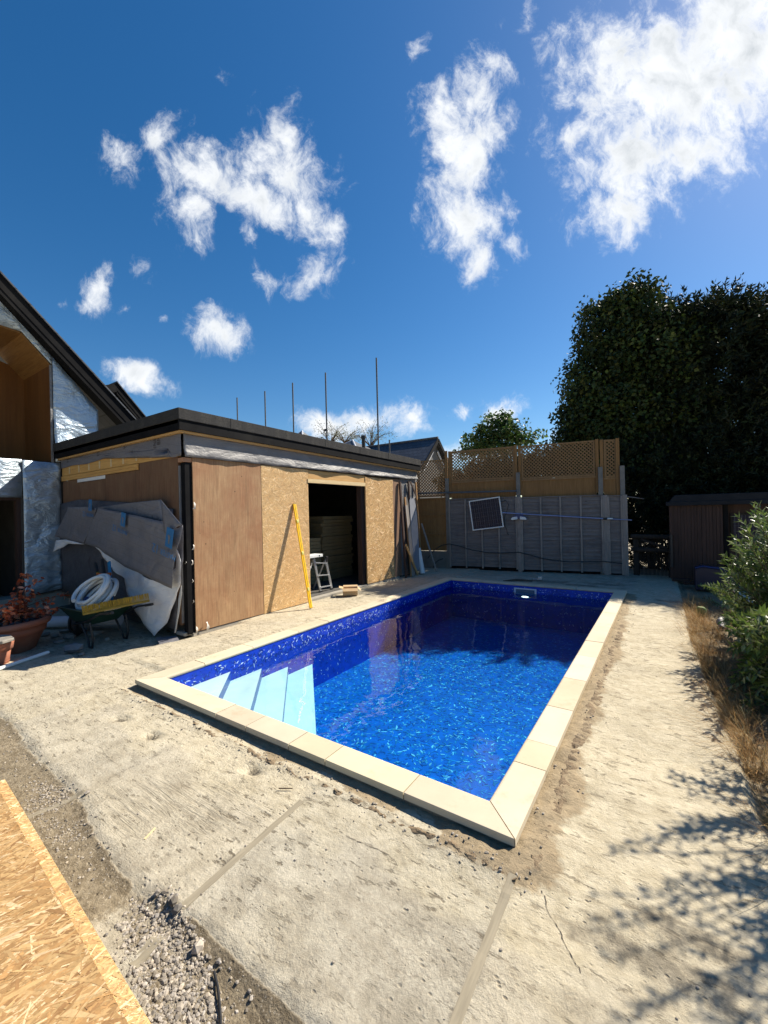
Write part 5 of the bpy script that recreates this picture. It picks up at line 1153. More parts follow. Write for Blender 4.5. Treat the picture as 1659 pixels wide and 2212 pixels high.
# ================================================================ DRAPED MEMBRANE AND WHEELBARROW
def c2(x, y, Y): return ony(x * .26452, 1042.36 + y * .26452, Y)
def draped():
    Y = 3.02
    D = thing('draped_membrane', 'big printed grey building membrane folded over and hanging on the shaded pool house wall', 'membrane', (-7, Y, 0))
    def S(nm, pts, mat, Y_, **k): return sheet(nm, [c2(a, b, Y_) for a, b in pts], mat, D, **k)
    S('front_fold', [(545,200),(710,200),(785,208),(745,330),(690,500),(600,478),(540,462),(450,440)], 'tyvek_sheet', Y - .01, cuts=4, amp=.03, freq=2.5, seed=2)
    S('front_fold', [(788,206),(960,238),(1180,285),(1320,318),(1440,375),(1478,350),(1462,470),(1420,640),(1394,868),(1320,830),(1262,800),(1130,735),(1010,690),(900,605),(800,530),(690,500),(745,330)], 'tyvek_sheet', Y - .06, cuts=4, amp=.035, freq=1.8, seed=5)
    S('back_fold', [(790,205),(1040,168),(1312,140),(1330,318),(1180,290),(960,240)], 'tyvek_sheet', Y + .06, cuts=4, amp=.02, freq=2, seed=7)
    S('corner_fold', [(1312,140),(1482,345),(1345,418),(1330,318)], 'tyvek_sheet', Y - .09, cuts=4, amp=.015, freq=2, seed=9)
    S('side_fold', [(1482,345),(1490,480),(1492,640),(1478,700),(1430,640),(1452,420)], 'tyvek_sheet', Y + .06, cuts=4, amp=.03, freq=2, seed=12)
    fl = thing('fleece_sheet', 'white fleece sheet hanging to a point from under the printed membrane', 'sheet', (-6.3, Y, 0))
    sheet('hanging_fleece', [c2(a, b, Y + .03) for a, b in [(800,525),(900,620),(910,722),(1015,785),(1030,880),(1060,980),(1110,1060),(1200,1165),(1268,1252),(1340,1150),(1390,1020),(1430,900),(1468,820),(1474,700),(1482,640),(1462,565),(1440,540),(1420,700),(1394,860),(1262,795),(1010,680)]], 'fleece', fl, 4, .06, 1.7, .004, 15)
    sheet('curled_edge', [c2(a, b, Y + .05) for a, b in [(1475,840),(1450,960),(1445,1080),(1420,1228),(1432,1228),(1462,1060),(1482,900)]], 'paper', fl, 3, .02, 2, .003, 3)
    sheet('loose_corner', [c2(a, b, Y - .02) for a, b in [(440,565),(462,470),(540,465),(690,505),(560,500)]], 'fleece', fl, 3, .02, 2, .003, 8)
    # printing on the folds: upside-down lettering and blue squares
    def mark(cx, cy, ang, yy, s):
        c = c2(cx, cy, yy); xd = Vector((-math.cos(R(ang)), 0, math.sin(R(ang)))); yd = Vector((math.sin(R(ang)) * -1, 0, -math.cos(R(ang))))
        # xd runs right-to-left: the sheet hangs upside down
        mb = MB(); k = s; sq = [c + xd * a * k + yd * b * k for a, b in ((-.085, -.30), (.085, -.30), (.085, -.04), (-.085, -.04))]; mb.prism([q + Vector((0, 0, 0)) for q in sq], (0, -.0015, 0)); mb.build('print_mark', 'print_blue', D)
        mb = MB(); e = [c + xd * a * k + yd * b * k + Vector((0, -.003, 0)) for a, b in ((-.015, -.09), (.015, -.09), (.022, -.17), (.045, -.19), (.02, -.21), (-.02, -.20))]; mb.prism(e, (0, -.0012, 0)); mb.build('print_mark', 'tyvek_sheet', D)
        lettering('print_mark', 'MASTER', .105 * k, c + xd * -.20 * k + yd * .02 * k + Vector((0, -.004, 0)), xd, yd, 'print_blue', D)
        lettering('print_mark', '12', .17 * k, c + xd * .22 * k + yd * -.0 * k + Vector((0, -.004, 0)), xd, yd, 'print_blue', D)
        lettering('print_mark', 'BREATHER', .05 * k, c + xd * -.08 * k + yd * .14 * k + Vector((0, -.004, 0)), xd, yd, 'print_black', D) if False else None
    mark(1000, 375, 12, Y - .10, .80); mark(1372, 555, 14, Y - .13, 1.0); mark(735, 245, 6, Y - .05, .72)
draped()
def wheelbarrow():
    W = thing('wheelbarrow', 'dark green wheelbarrow with black frame in the shade of the pool house', 'wheelbarrow', (-6.36, 2.58, -.075), math.atan2(.1, .995))
    def loc(o): o.matrix_parent_inverse = Matrix.Identity(4); return o
    # tray: sloped sides, rolled rim
    def ring(x0, x1, y0, y1, z): return [(x0, y0, z), (x1, y0, z), (x1, y1, z), (x0, y1, z)]
    mb = MB(); A = ring(-.62, -.10, -.20, .20, .34); B = ring(-.80, .12, -.33, .33, .58); t = .008
    A2 = ring(-.61, -.11, -.19, .19, .35); B2 = ring(-.785, .105, -.315, .315, .584)
    mb.add(A + B, [(3, 2, 1, 0)] + [(i, (i + 1) % 4, (i + 1) % 4 + 4, i + 4) for i in range(4)]); mb.add(A2 + B2, [(0, 1, 2, 3)] + [(i + 4, (i + 1) % 4 + 4, (i + 1) % 4, i) for i in range(4)])
    tr = loc(mb.build('tray', 'green_pl', W)); mb = MB(); P = [Vector(p) for p in B]; mb.tube(P + [P[0]], .013, 8); loc(mb.build('rim', 'green_pl', tr))
    for s in (-1, 1):
        mb = MB(); mb.tube([(-.98, s * .06, .20), (-.55, s * .22, .30), (-.05, s * .27, .42), (.30, s * .29, .56), (.66, s * .30, .62)], .017, 8); h = loc(mb.build('handle', 'black_pl', W))
        mb = MB(); mb.tube([(.50, s * .295, .592), (.68, s * .30, .625)], .022, 8); loc(mb.build('grip', 'black_pl', h))
        mb = MB(); mb.tube([(-.30, s * .25, .36), (-.10, s * .25, .12), (-.05, s * .26, .015), (.03, s * .26, .015), (.07, s * .265, .14), (.0, s * .27, .40)], .017, 8); loc(mb.build('leg', 'black_pl', W))
    wx = -1.0; mb = MB(); mb.lathe([(.10, -.045), (.17, -.045), (.195, -.02), (.195, .02), (.17, .045), (.10, .045)], 24); v = [(wx + a, c, .20 + b) for a, b, c in mb.v]; mb.v = v; wh = loc(mb.build('wheel', 'black_pl', W))
    mb = MB(); mb.lathe([(.02, -.03), (.105, -.035), (.105, .035), (.02, .03)], 20); mb.v = [(wx + a, c, .20 + b) for a, b, c in mb.v]; loc(mb.build('rim', 'grey_metal', wh))
    KB = .86; W.scale = (KB, KB, KB)
    mt = Matrix.Translation(W.location) @ Matrix.Rotation(W.rotation_euler.z, 4, 'Z') @ Matrix.Scale(KB, 4)
    def wp(x, y, z): return mt @ Vector((x, y, z))
    # coiled hose
    pts = []; rs = random.Random(5); e2 = Vector((0, .62, .78)); e3 = Vector((.0, -.78, .62))
    for i in range(300):
        turn = i / 300 * 5.7; a = turn * 2 * math.pi; rr_ = .31 + .035 * math.sin(turn * 2.1) - .02 * (turn % 1.6); c = Vector((-.34 + .05 * math.sin(turn * 1.7), -.02, .80))
        p = c + Vector((1, 0, .10)) * (rr_ * 1.05 * math.cos(a)) + e2 * (rr_ * .92 * math.sin(a)) + e3 * (.045 * (turn - 3) + .02 * math.sin(a * 1.3))
        pts.append(wp(*p))
    mb = MB(); mb.tube(pts, .026, 9); o = mb.build('hose_coil', 'white_pl'); tag(o, 'thick white hose coiled in the wheelbarrow', 'hose')
    mb = MB(); mb.tube([wp(-.46, -.10, .68), wp(-.34, -.14, .72)], .03, 8); o = mb.build('hose_connector', 'navy_pl'); tag(o, 'dark blue hose connector lying inside the white coil', 'connector')
    # broom laid across the tray and handles
    Bm = thing('broom', 'wide yellow bristled broom lying across the wheelbarrow handles', 'broom', wp(.0, .0, .0), W.rotation_euler.z); Bm.scale = (KB, KB, KB)
    a, b = Vector((.06, -.40, .63)), Vector((.50, .36, .72)); d = (b - a).normalized(); up = Vector((0, 0, 1)); up = (up - d * up.dot(d)).normalized(); sd = d.cross(up)
    mb = MB(); mb.beam(a - up * .065, b - up * .065, .055, .03, up=up); loc(mb.build('stock', 'yellow_dark', Bm, bevel=.004))
    mb = MB(); rs = random.Random(9); n = 62
    for i in range(n):
        for r in (-.016, 0, .016):
            p = a.lerp(b, (i + .5) / n) + sd * r - up * .05; q = p + up * (.105 + rs.uniform(-.006, .006)) + d * rs.uniform(-.008, .008) + sd * rs.uniform(-.012, .012)
            mb.beam(p, q, .0075, .0075, up=sd)
    loc(mb.build('bristles', simple('straw_yellow_bristle', (.46, .30, .03), (.34, .22, .02), 20, .7, .1), Bm))
    mb = MB(); mb.beam(a.lerp(b, .3) - up * .075 - sd * .017, a.lerp(b, .55) - up * .075 - sd * .017, .003, .035, up=up); loc(mb.build('paper_sticker', 'paper', Bm))
    # tools sticking up behind the hose
    def tool(nm, parts, label, cat):
        T_ = None
        for (pn, p, q, w, h, mat) in parts:
            mb = MB(); mb.beam(wp(*p), wp(*q), w, h, up=(0, 1, 0))
            if T_ is None: T_ = thing(nm, label, cat, wp(*p))
            mb.build(pn, mat, T_, bevel=.004)
    tool('floor_scraper', [('blade', (-.42, .28, .60), (-.66, .38, 1.24), .075, .02, 'blue_pl')], 'bright blue flat tool leaning out of the wheelbarrow', 'tool')
    tool('hand_tool', [('handle', (-.60, .24, .62), (-.84, .28, 1.06), .035, .03, 'yellow_dark'), ('grip', (-.84, .28, 1.06), (-.95, .30, 1.22), .04, .035, 'black_pl')], 'yellow and black handled tool leaning out of the wheelbarrow', 'tool')
    tool('pry_bar', [('shaft', (-.56, .30, .60), (-.88, .38, 1.28), .04, .035, 'black_pl')], 'plain black bar leaning out behind the yellow handled tool', 'tool')
    mb = MB(); pts = [wp(-.56 + .13 * math.cos(t), .24 + .05 * math.sin(t * 2), 1.00 + .06 * math.sin(t) + .02 * math.sin(3 * t)) for t in [k * .35 for k in range(40)]]; mb.tube(pts, .017, 7); o = mb.build('orange_cable', 'orange_pl'); tag(o, 'tangle of orange cable behind the white hose in the wheelbarrow', 'cable')
wheelbarrow()

# ================================================================ POTS, PIPES AND RUBBLE ON THE LEFT
def on_low(px, py, z=-.07): return onz(px, py, z)
def left_things():
    b = on_low(70, 1398, -.07); S = thing('plant_pot', 'large shallow terracotta pot holding a brown leaved shrub', 'plant pot', (-7.23, 1.71, -.075))
    pc = Vector((-7.23, 1.71, -.075)); r = .47; h = .42
    mb = MB(); mb.lathe([(.0, 0), (r * .62, 0), (r * .66, .01), (r * .86, h * .55), (r * .90, h * .58), (r * .93, h * .78), (r * .86, h * .78), (r * .84, h * .60), (0, h * .6)], 40, pc); mb.build('bowl', 'terra', S)
    mb = MB(); mb.lathe([(r * .86, h * .86), (r * .90, h * .78), (r * 1.0, h * .80), (r * 1.03, h * .88), (r * 1.0, h * .97), (r * .92, h * .985), (r * .87, h * .93), (r * .86, h * .84)], 40, pc); mb.build('rim', 'terra', S)
    mb = MB(); mb.lathe([(0, h * .80), (r * .85, h * .78)], 24, pc); mb.build('soil', 'soil', S)
    mb = MB(); random.seed(5)
    for i in range(240):
        a, q = rnd(0, 6.28), r * .82 * math.sqrt(random.random()); c = pc + Vector((q * math.cos(a), q * math.sin(a), h * .80 + rnd(0, .03))); pebble(mb, c, rnd(.015, .038), None, .35)
    o = mb.build('slate_chips', 'slate', S); o['kind'] = 'stuff'
    # brown beech-like shrub in the pot
    P = thing('potted_shrub', 'shrub with dry copper brown leaves growing in the big terracotta pot', 'shrub', pc + Vector((-.1, -.05, h * .8)))
    st = MB(); lf = MB(); rs = random.Random(12)
    def leaf(mb, p, d, L, Wd, col, cup=.25):
        d = Vector(d).normalized(); a = d.cross(Vector((0, 0, 1))); a = a.normalized() if a.length > .01 else Vector((1, 0, 0)); n = a.cross(d); roll = rs.uniform(-1.2, 1.2); a, n = a * math.cos(roll) + n * math.sin(roll), n * math.cos(roll) - a * math.sin(roll)
        P_ = [p, p + d * L * .35 + a * Wd + n * cup * Wd, p + d * L * .75 + a * Wd * .75 + n * cup * Wd, p + d * L - n * .1 * L, p + d * L * .75 - a * Wd * .75 + n * cup * Wd, p + d * L * .35 - a * Wd + n * cup * Wd, p + d * L * .5]
        mb.add(P_, [(0, 1, 6), (1, 2, 6), (2, 3, 6), (3, 4, 6), (4, 5, 6), (5, 0, 6)], col)
    base = pc + Vector((-.1, -.05, h * .8))
    for k in range(17):
        a = rs.uniform(0, 6.28); el = rs.uniform(.15, 1.1); L = rs.uniform(.35, .85); d = Vector((math.cos(a) * math.cos(el), math.sin(a) * math.cos(el), math.sin(el))); pts = [base + Vector((rs.uniform(-.05, .05), rs.uniform(-.05, .05), 0))]
        for i in range(6): d = (d + Vector((rs.uniform(-.25, .25), rs.uniform(-.25, .25), rs.uniform(-.2, .16)))).normalized(); pts.append(pts[-1] + d * L / 6)
        st.tube(pts, [.009, .008, .007, .005, .004, .003, .002], 6)
        for i in range(2, 7):
            for j in range(9 if i > 3 else 5):
                q = pts[i] + Vector((rs.gauss(0, .028), rs.gauss(0, .028), rs.gauss(0, .024))); c = rs.choice([(.50, .11, .045), (.42, .08, .03), (.60, .18, .08), (.30, .06, .022), (.70, .32, .20)]); k2 = rs.uniform(.7, 1.15)
                leaf(lf, q, (rs.uniform(-1, 1), rs.uniform(-1, 1), rs.uniform(-.9, .35)), rs.uniform(.05, .085), rs.uniform(.016, .026), tuple(x * k2 for x in c))
    st.build('stem', 'twig', P); lf.build('foliage', vcol_mat('dry_copper_leaf', .55, trans=.3, noise_amt=.15, nscale=60), P)
    # small pot in front, covered with a stone slab
    sc = Vector((-6.42, 1.40, -.075)); Q = thing('plant_pot', 'small terracotta pot at the left edge with a stone slab lying across it', 'plant pot', sc); r = .185; h = .33
    mb = MB(); mb.lathe([(0, 0), (r * .74, 0), (r * .90, h * .70), (r * .88, h * .72)], 32, sc); mb.build('bowl', 'terra', Q)
    mb = MB(); mb.lathe([(r * .90, h * .70), (r * 1.0, h * .72), (r * 1.06, h * .95), (r * 1.04, h), (r * .96, h), (r * .9, h * .8), (0, h * .78)], 32, sc); mb.build('rim', 'terra', Q)
    for z in (.16, .22, .30): mb = MB(); mb.lathe([(r * (.74 + .16 * z / .7) * 1.01, h * z), (r * (.74 + .16 * z / .7) * 1.035, h * (z + .015)), (r * (.74 + .16 * z / .7) * 1.02, h * (z + .03))], 32, sc); mb.build('groove_band', 'terra', Q)
    rs2 = random.Random(3); out = [(-.24, -.15), (-.05, -.20), (.16, -.12), (.27, .03), (.20, .15), (-.02, .17), (-.2, .1)]
    mb = MB(); mb.prism([sc + Vector((x, y, h + .006 + .02 * x)) for x, y in out], (0, 0, .035)); o = mb.build('stone_slab', 'rock', bevel=.008); tag(o, 'flat grey stone slab resting on the small terracotta pot', 'stone')
    # white pipe on the slab edge
    a, b2 = onz(-70, 1468, .02), onz(104, 1409, .02); mb = MB(); mb.tube([a, b2], .021, 14); o = mb.build('white_pipe', 'white_pl'); tag(o, 'thin white plastic pipe lying on the concrete below the pots', 'pipe')
    # thick grey pipe behind the barrow
    a, b2 = ony(62, 1335, 2.62), ony(150, 1296, 2.98); mb = MB(); d = (b2 - a).normalized(); a = Vector((-8.3, 2.35, .02)); b2 = Vector((-6.9, 2.95, .10)); mb.tube([a, b2], .085, 20); o = mb.build('drain_pipe', 'grey_pl'); tag(o, 'thick pale grey drain pipe lying behind the wheelbarrow', 'pipe')
    # broken concrete along the slab edge
    random.seed(21); spec = [(205,1372,.10),(150,1378,.085),(118,1375,.075),(128,1388,.06),(175,1365,.09),(140,1365,.07),(232,1382,.05),(96,1372,.06)]
    lab = ['largest broken concrete lump just left of the barrow leg', None]
    for i, (px, py, s) in enumerate(spec):
        p = onz(px, py, -.06); mb = MB(); pebble(mb, p + Vector((0, 0, s * .2)), s, None, .6); o = mb.build('rubble_lump', 'rock' if i != 4 else 'rock_dark'); tag(o, 'broken lump of concrete rubble between the big pot and the wheelbarrow', 'rubble', 'rubble beside the wheelbarrow')
    p = onz(160, 1408, -.05); mb = MB(); pebble(mb, p + Vector((0, 0, .05)), .10, None, .9); o = mb.build('rock', 'rock_dark'); tag(o, 'dark grey rock sitting at the hole in the slab edge', 'rock')
    p = onz(176, 1414, -.06); mb = MB(); pebble(mb, p, .05, None, .6); pebble
    o = mb.build('rock', 'rock'); tag(o, 'small pale stone in front of the dark rock', 'rock')
    p = onz(398, 1370, .0); mb = MB(); mb.box(p.x - .16, p.x + .06, p.y - .03, p.y + .1, -.02, .03); o = mb.build('kerb_stone', 'rock', bevel=.01); tag(o, 'small rough concrete block at the foot of the black corner post', 'stone')
    p = onz(345, 1390, -.04); mb = MB(); mb.prism([p + Vector(q) for q in ((-.3, .1, 0), (.12, -.06, .01), (.3, .12, .02), (-.05, .26, .02))], (0, 0, .008)); o = mb.build('paving_scrap', 'tyvek_sheet'); tag(o, 'flat grey scrap lying in the shade near the corner post', 'scrap')
    # loose bits on the slab
    for (px, py, s, lb) in ((188,1715,.018,'pale stone chip at the end of the short joint strip'), (428,2032,.030,'smooth bluish grey pebble on the dark mud'), (375,1948,.030,'dark stone in the broken corner of the slab'), (383,1962,.022,'small dark stone beside the long joint strip')):
        p = onz(px, py, -.0); z = gsurf(p.x, p.y); mb = MB(); pebble(mb, (p.x, p.y, z + s * .3), s, stone_col(1.2 if 'pale' in lb or 'bluish' in lb else .4), .7); o = mb.build('stone', 'stones'); tag(o, lb, 'stone')
    # thin cable in the gravel and a sliver of wood
    pts = []
    for q in ((440,1990),(462,2080),(470,2110),(474,2150),(476,2180),(478,2230)): w = onz(*q); pts.append(Vector((w.x, w.y, gsurf(w.x, w.y) + .012)))
    mb = MB(); mb.tube(pts[1:], .005, 6); o = mb.build('thin_cable', 'black_pl'); tag(o, 'thin black cable trailing through the loose gravel', 'cable')
    a, b2 = onz(602, 1703, .012), onz(632, 1703, .012); mb = MB(); mb.tube([a, b2], [.004, .003], 5); o = mb.build('twig', 'twig'); tag(o, 'short brown twig lying on the slab near the coping', 'twig')
    a, b2 = onz(312, 1814, 0), onz(335, 1790, 0); mb = MB(); mb.beam(a + Vector((0, 0, .002)), b2 + Vector((0, 0, .004)), .008, .004); o = mb.build('wood_sliver', 'pine_pale'); tag(o, 'pale sliver of wood on the brown soil beside the strand board', 'sliver')
left_things()

# foreground strand board lying on the ground
def foreground_board():
    A, B = onz(10, 1682, .075), onz(334, 2222, .075); u = (B - A); u.z = 0; L = 2.44; u.normalize(); v = Vector((u.y, -u.x, 0)); S = thing('strand_board_sheet', 'large strand board sheet with a tongued edge lying on the ground in the foreground', 'board', A)
    w = 1.22; tg = .044; zb, zt = .052, .075
    def P(s, t, z): q = A + u * s + v * t; return Vector((q.x, q.y, z))
    mb = MB(); mb.hexa([P(0, tg, zb), P(L, tg, zb), P(L, w, zb), P(0, w, zb)][::-1] if False else [P(0, w, zb), P(L, w, zb), P(L, tg, zb), P(0, tg, zb)], [P(0, w, zt), P(L, w, zt), P(L, tg, zt), P(0, tg, zt)], OSB_BASE)
    strands(mb, P(0, w, zt), u, -v, L, w - tg, 16000, .03, .135, (0, 0, 1), 1.0, 17, .1, 1.25, .6); mb.build('sheet', 'osb', S)
    mb = MB(); mb.hexa([P(.0, tg, zb), P(L, tg, zb), P(L, 0, zb), P(.0, 0, zb)], [P(.0, tg, zt - .004), P(L, tg, zt - .004), P(L, 0, zt - .004), P(.0, 0, zt - .004)], (.66, .46, .19))
    rs = random.Random(4)
    strands(mb, P(0, tg, zt - .004), u, -v, L, tg, 1500, .02, .08, (0, 0, 1), 1.45, 23, .2, 1.25, .6); mb.build('tongue', 'osb', S)
    mb = MB()
    for s in (.25, 1.25, 2.2): mb.box(0, 0, 0, 0, 0, 0) if False else mb.hexa([P(s, w, .0), P(s + .09, w, .0), P(s + .09, .09, .0), P(s, .09, .0)], [P(s, w, zb - .001), P(s + .09, w, zb - .001), P(s + .09, .09, zb - .001), P(s, .09, zb - .001)])
    o = mb.build('bearer', 'pine_x', S)
foreground_board()

# ================================================================ GATE, SHED AND THINGS IN THE SHADE ON THE RIGHT
def right_shade():
    gy_ = 11.55; a, b = ony(1368, 1150, gy_), ony(1446, 1155, gy_); G = thing('garden_gate', 'dark low garden gate of thin canes with a diagonal brace beside the shed', 'gate', (a.x, gy_, 0)); x0, x1 = a.x, b.x + .08
    zt = a.z
    for x in (x0 + .05, x1 - .05): mb = MB(); mb.box(x - .06, x + .06, gy_ - .06, gy_ + .06, -.05, zt - .04); mb.build('post', 'gate', G, bevel=.01)
    for z in (zt - .09, .62): mb = MB(); mb.tube([(x0 - .05, gy_ - .09, z), (x1 + .03, gy_ - .09, z - .01)], .055, 10); mb.build('rail', 'gate', G)
    mb = MB(); mb.beam((x0 + .16, gy_ - .10, zt - .15), (x1 - .12, gy_ - .10, .66), .05, .1, up=(0, 1, 0)); mb.build('brace', 'gate', G)
    mb = MB(); rs = random.Random(6); x = x0 + .12
    while x < x1 - .1: mb.tube([(x, gy_ - .01, .02), (x + rs.uniform(-.01, .01), gy_ - .01, zt - .1 + rs.uniform(-.03, .02))], .009, 6); x += .026
    mb.build('cane', 'gate', G)['kind'] = 'stuff'
    # shed
    Y = 11.0; l, r_ = .07, 3.0; zt = 1.66; S = thing('shed', 'dark brown shed of vertical boards with a black overhanging roof', 'shed', (l, Y, 0)); rs = random.Random(3); wall = MB(); x = l
    while x < .97: w = rs.choice([.06, .075, .09, .05]); wall.box(x, min(.975, x + w - .006), Y - rs.uniform(0, .012), Y + .06, .04, zt); x += w
    wall.box(l, .975, Y + .012, Y + .05, .04, zt); wall.box(l, l + .04, Y + .061, Y + 1.9, .04, zt); wall.box(.985, r_, Y + .25, Y + .31, .04, zt)
    wall.build('wall', 'shed', S)
    mb = MB(); mb.box(.99, 1.07, Y + .06, Y + .14, .0, zt); mb.build('post', 'black_wood', S)
    mb = MB(); mb.box(1.12, 1.75, Y + .22, Y + .245, .75, 1.45); w = mb.build('window', 'gate', S); mb = MB(); mb.box(1.16, 1.71, Y + .214, Y + .219, .79, 1.41); mb.build('pane', 'solar', w)
    mb = MB(); mb.hexa([(l - .04, Y - .10, zt + .002), (r_, Y - .10, zt + .002), (r_, Y + 2, zt + .002), (l - .04, Y + 2, zt + .002)], [(l + .10, Y - .09, zt + .20), (r_, Y - .09, zt + .20), (r_, Y + 2, zt + .22), (l + .10, Y + 2, zt + .22)]); mb.build('roof', 'shed_roof', S, bevel=.01)
    mb = MB(); mb.box(l - .06, r_, Y - .12, Y - .07, zt - .03, zt + .06); mb.build('gutter', 'shed_roof', S, bevel=.01)
    mb = MB(); mb.tube([(l + .02, Y - .05, .3), (l + .02, Y - .06, 1.0)], .03, 8); mb.build('down_pipe', 'black_pl', S)
    # rounded dark bin beside the shed
    p = onz(1530, 1268, 0); p = Vector((.80, 10.35, -.03)); B = thing('storage_bin', 'rounded dark purple plastic bin in the shade in front of the shed', 'bin', p)
    prof = [(-.34, 0), (.30, 0), (.33, .12), (.34, .26), (.26, .36), (.05, .43), (-.22, .46), (-.34, .42)]
    mb = MB(); mb.prism([p + Vector((x, -.2, z)) for x, z in prof], (0, .42, 0)); mb.build('body', 'purple_pl', B, bevel=.02)
    mb = MB(); mb.tube([p + Vector((x, -.21, z + .012)) for x, z in ((-.34, .42), (-.22, .46), (.05, .43), (.26, .36), (.34, .26), (.35, .14))], .016, 8); mb.build('lid_rim', 'navy_pl', B)
    for (x0, y0, L, an, lb) in ((.28, 10.55, .5, .15, 'dark plank lying at the foot of the shed'), (.1, 10.95, .3, -.2, 'short dark offcut by the corner of the shed')):
        mb = MB(); d = Vector((math.cos(an), math.sin(an), 0)); mb.beam(Vector((x0, y0, .03)), Vector((x0, y0, .05)) + d * L, .12, .05); o = mb.build('plank', 'shed', bevel=.005); tag(o, lb, 'plank')
    # pale path beyond the planted bed
    mb = MB(); n = 24
    for i in range(n):
        y0, y1 = 1.0 + i * .5, 1.5 + i * .5; mb.add([(1.0, y0, .02), (2.4, y0, .02), (2.4, y1, .02), (1.0, y1, .02)], [(0, 1, 2, 3)])
    mb.box(1.0, 2.4, .9, 13, -.10, .012); o = mb.build('path', simple('pale_paving', (.60, .56, .47), (.52, .48, .40), 3, .9, .3)); tag(o, None, None, kind='structure')
    # litter in the bed
    p = Vector((.60, 7.2, -.03)); mb = MB(); mb.tube([p, p + Vector((.0, .10, .05)), p + Vector((.02, .2, .08))], [.03, .055, .03], 10); o = mb.build('crumpled_bag', 'tyvek'); tag(o, 'crumpled pale plastic bag lying in the dry grass under the sprigs', 'bag')
    mb = MB(); mb.tube([Vector((.42, 7.9, -.05)), Vector((.42, 7.9, .06)), Vector((.42, 7.9, .09))], [.06, .07, .04], 14); o = mb.build('green_ball', simple('lime_plastic', (.14, .18, .04), (.10, .14, .03), 5, .5, 0)); tag(o, 'small lime green plastic cup half hidden in the dry grass', 'cup')
right_shade()

# ================================================================ BEYOND THE ROOF
def beyond():
    y = 15.0; proto = None; xs = [(512, 859), (572, 845), (632, 827), (703, 805), (813, 773)]
    names = ['shortest looking scaffold pole, the one standing nearest the gabled house', 'scaffold pole second from the gabled house', 'middle one of the five tall scaffold poles above the roof', 'tall scaffold pole carrying a small clamp halfway up', 'tallest looking scaffold pole, next to the slate roofed house']
    for (px, py), nm in zip(xs, names):
        t = ony(px, py, y); mb = MB(); mb.tube([(t.x, y, 0), (t.x, y, t.z)], .036, 10); o = mb.build('scaffold_pole', 'grey_metal', loc=(t.x, y, 0)); tag(o, nm + ', rising against the sky', 'scaffold pole', 'scaffold poles beyond the flat roof')
        if px == 703: c = ony(703.5, 929, y); mb = MB(); mb.box(c.x - .07, c.x + .05, y - .05, y + .05, c.z - .05, c.z + .05); k = mb.build('clamp', 'metal_dark', None, loc=(t.x, y, 0)); k.parent = o; k.location = (0, 0, 0)
    t = ony(841, 950, y); mb = MB(); mb.tube([(t.x, y, 0), (t.x, y, t.z)], .03, 10); o = mb.build('scaffold_pole', 'grey_metal', loc=(t.x, y, 0)); tag(o, 'short stub of scaffold pole in front of the slate roof', 'scaffold pole', 'scaffold poles beyond the flat roof')
    t, b = ony(785, 941, 16), ony(785, 975, 16); mb = MB(); mb.tube([(t.x, 16, 2), (t.x, 16, t.z - .12)], .09, 12); mb.tube([(t.x, 16, t.z - .13), (t.x, 16, t.z)], .12, 12); o = mb.build('flue_pipe', 'black_pl'); tag(o, 'black flue pipe standing between two scaffold poles', 'flue')
    # slate roofed house: ridge runs along x, gable towards the garden side
    Y = 22.0; ap = ony(938, 947, Y); e = ony(905, 1003, Y); zr, ze = ap.z, 4.1; H = thing('slate_house', 'distant house with dark slate roof and dark framed gable end', 'house', (ap.x, Y, 0)); x1 = ap.x; x0 = x1 - 6.5; hw = 2.0
    for s in (-1, 1):
        mb = MB(); mb.hexa([(x0, Y, zr - .06), (x1 + .25, Y, zr - .06), (x1 + .25, Y + s * hw, ze - .06), (x0, Y + s * hw, ze - .06)], [(x0, Y, zr), (x1 + .25, Y, zr), (x1 + .25, Y + s * hw, ze), (x0, Y + s * hw, ze)]); mb.build('roof', 'roof_slate', H)
    mb = MB(); mb.prism([(x1, Y - hw + .12, 0), (x1, Y + hw - .12, 0), (x1, Y + hw - .12, ze), (x1, Y, zr - .18), (x1, Y - hw + .12, ze)], (-6, 0, 0)); mb.build('wall', simple('dark_gable', (.10, .10, .10), (.07, .07, .07), 5, .8, 0), H)
    for s in (-1, 1):
        mb = MB(); mb.beam((x1 + .27, Y, zr - .12), (x1 + .27, Y + s * hw, ze - .12), .04, .22, up=(0, 0, 1)); mb.build('barge_board', 'black_wood', H)
        mb = MB(); mb.beam((x1 + .06, Y + s * .25, zr - .75), (x1 + .06, Y + s * 1.5, ze - .15), .05, .12, up=(0, 0, 1)); mb.build('gable_trim', 'grey_pl', H)
    mb = MB(); mb.tube([(x0, Y, zr + .02), (x1 + .25, Y, zr + .02)], .07, 8); mb.build('ridge_tile', 'slate', H)
    for (px, py, w, lb) in ((653, 931, 1.1, 'small pointed lead roof peeping over the felt edge beside the middle scaffold pole'), (762, 951, 1.7, 'wider pointed slate and lead roof by the flue pipe')):
        t = ony(px, py, 21); R_ = thing('pointed_roof', lb, 'roof', (t.x, 21, 0)); h = 1.1
        mb = MB(); v = [(t.x - w, 21 - w, t.z - h), (t.x + w, 21 - w, t.z - h), (t.x + w, 21 + w, t.z - h), (t.x - w, 21 + w, t.z - h), (t.x, 21, t.z)]; mb.add(v, [(0, 1, 4), (1, 2, 4), (2, 3, 4), (3, 0, 4), (3, 2, 1, 0)]); mb.build('roof', 'roof_slate', R_)
        mb = MB(); mb.tube([v[1], v[4]], .06, 6); mb.tube([v[0], v[4]], .05, 6); mb.build('lead_hip', 'grey_pl', R_); mb = MB(); mb.box(t.x - w + .1, t.x + w - .1, 21 - w + .1, 21 + w - .1, 0, t.z - h - .002); mb.build('wall', 'rock', R_)
beyond()

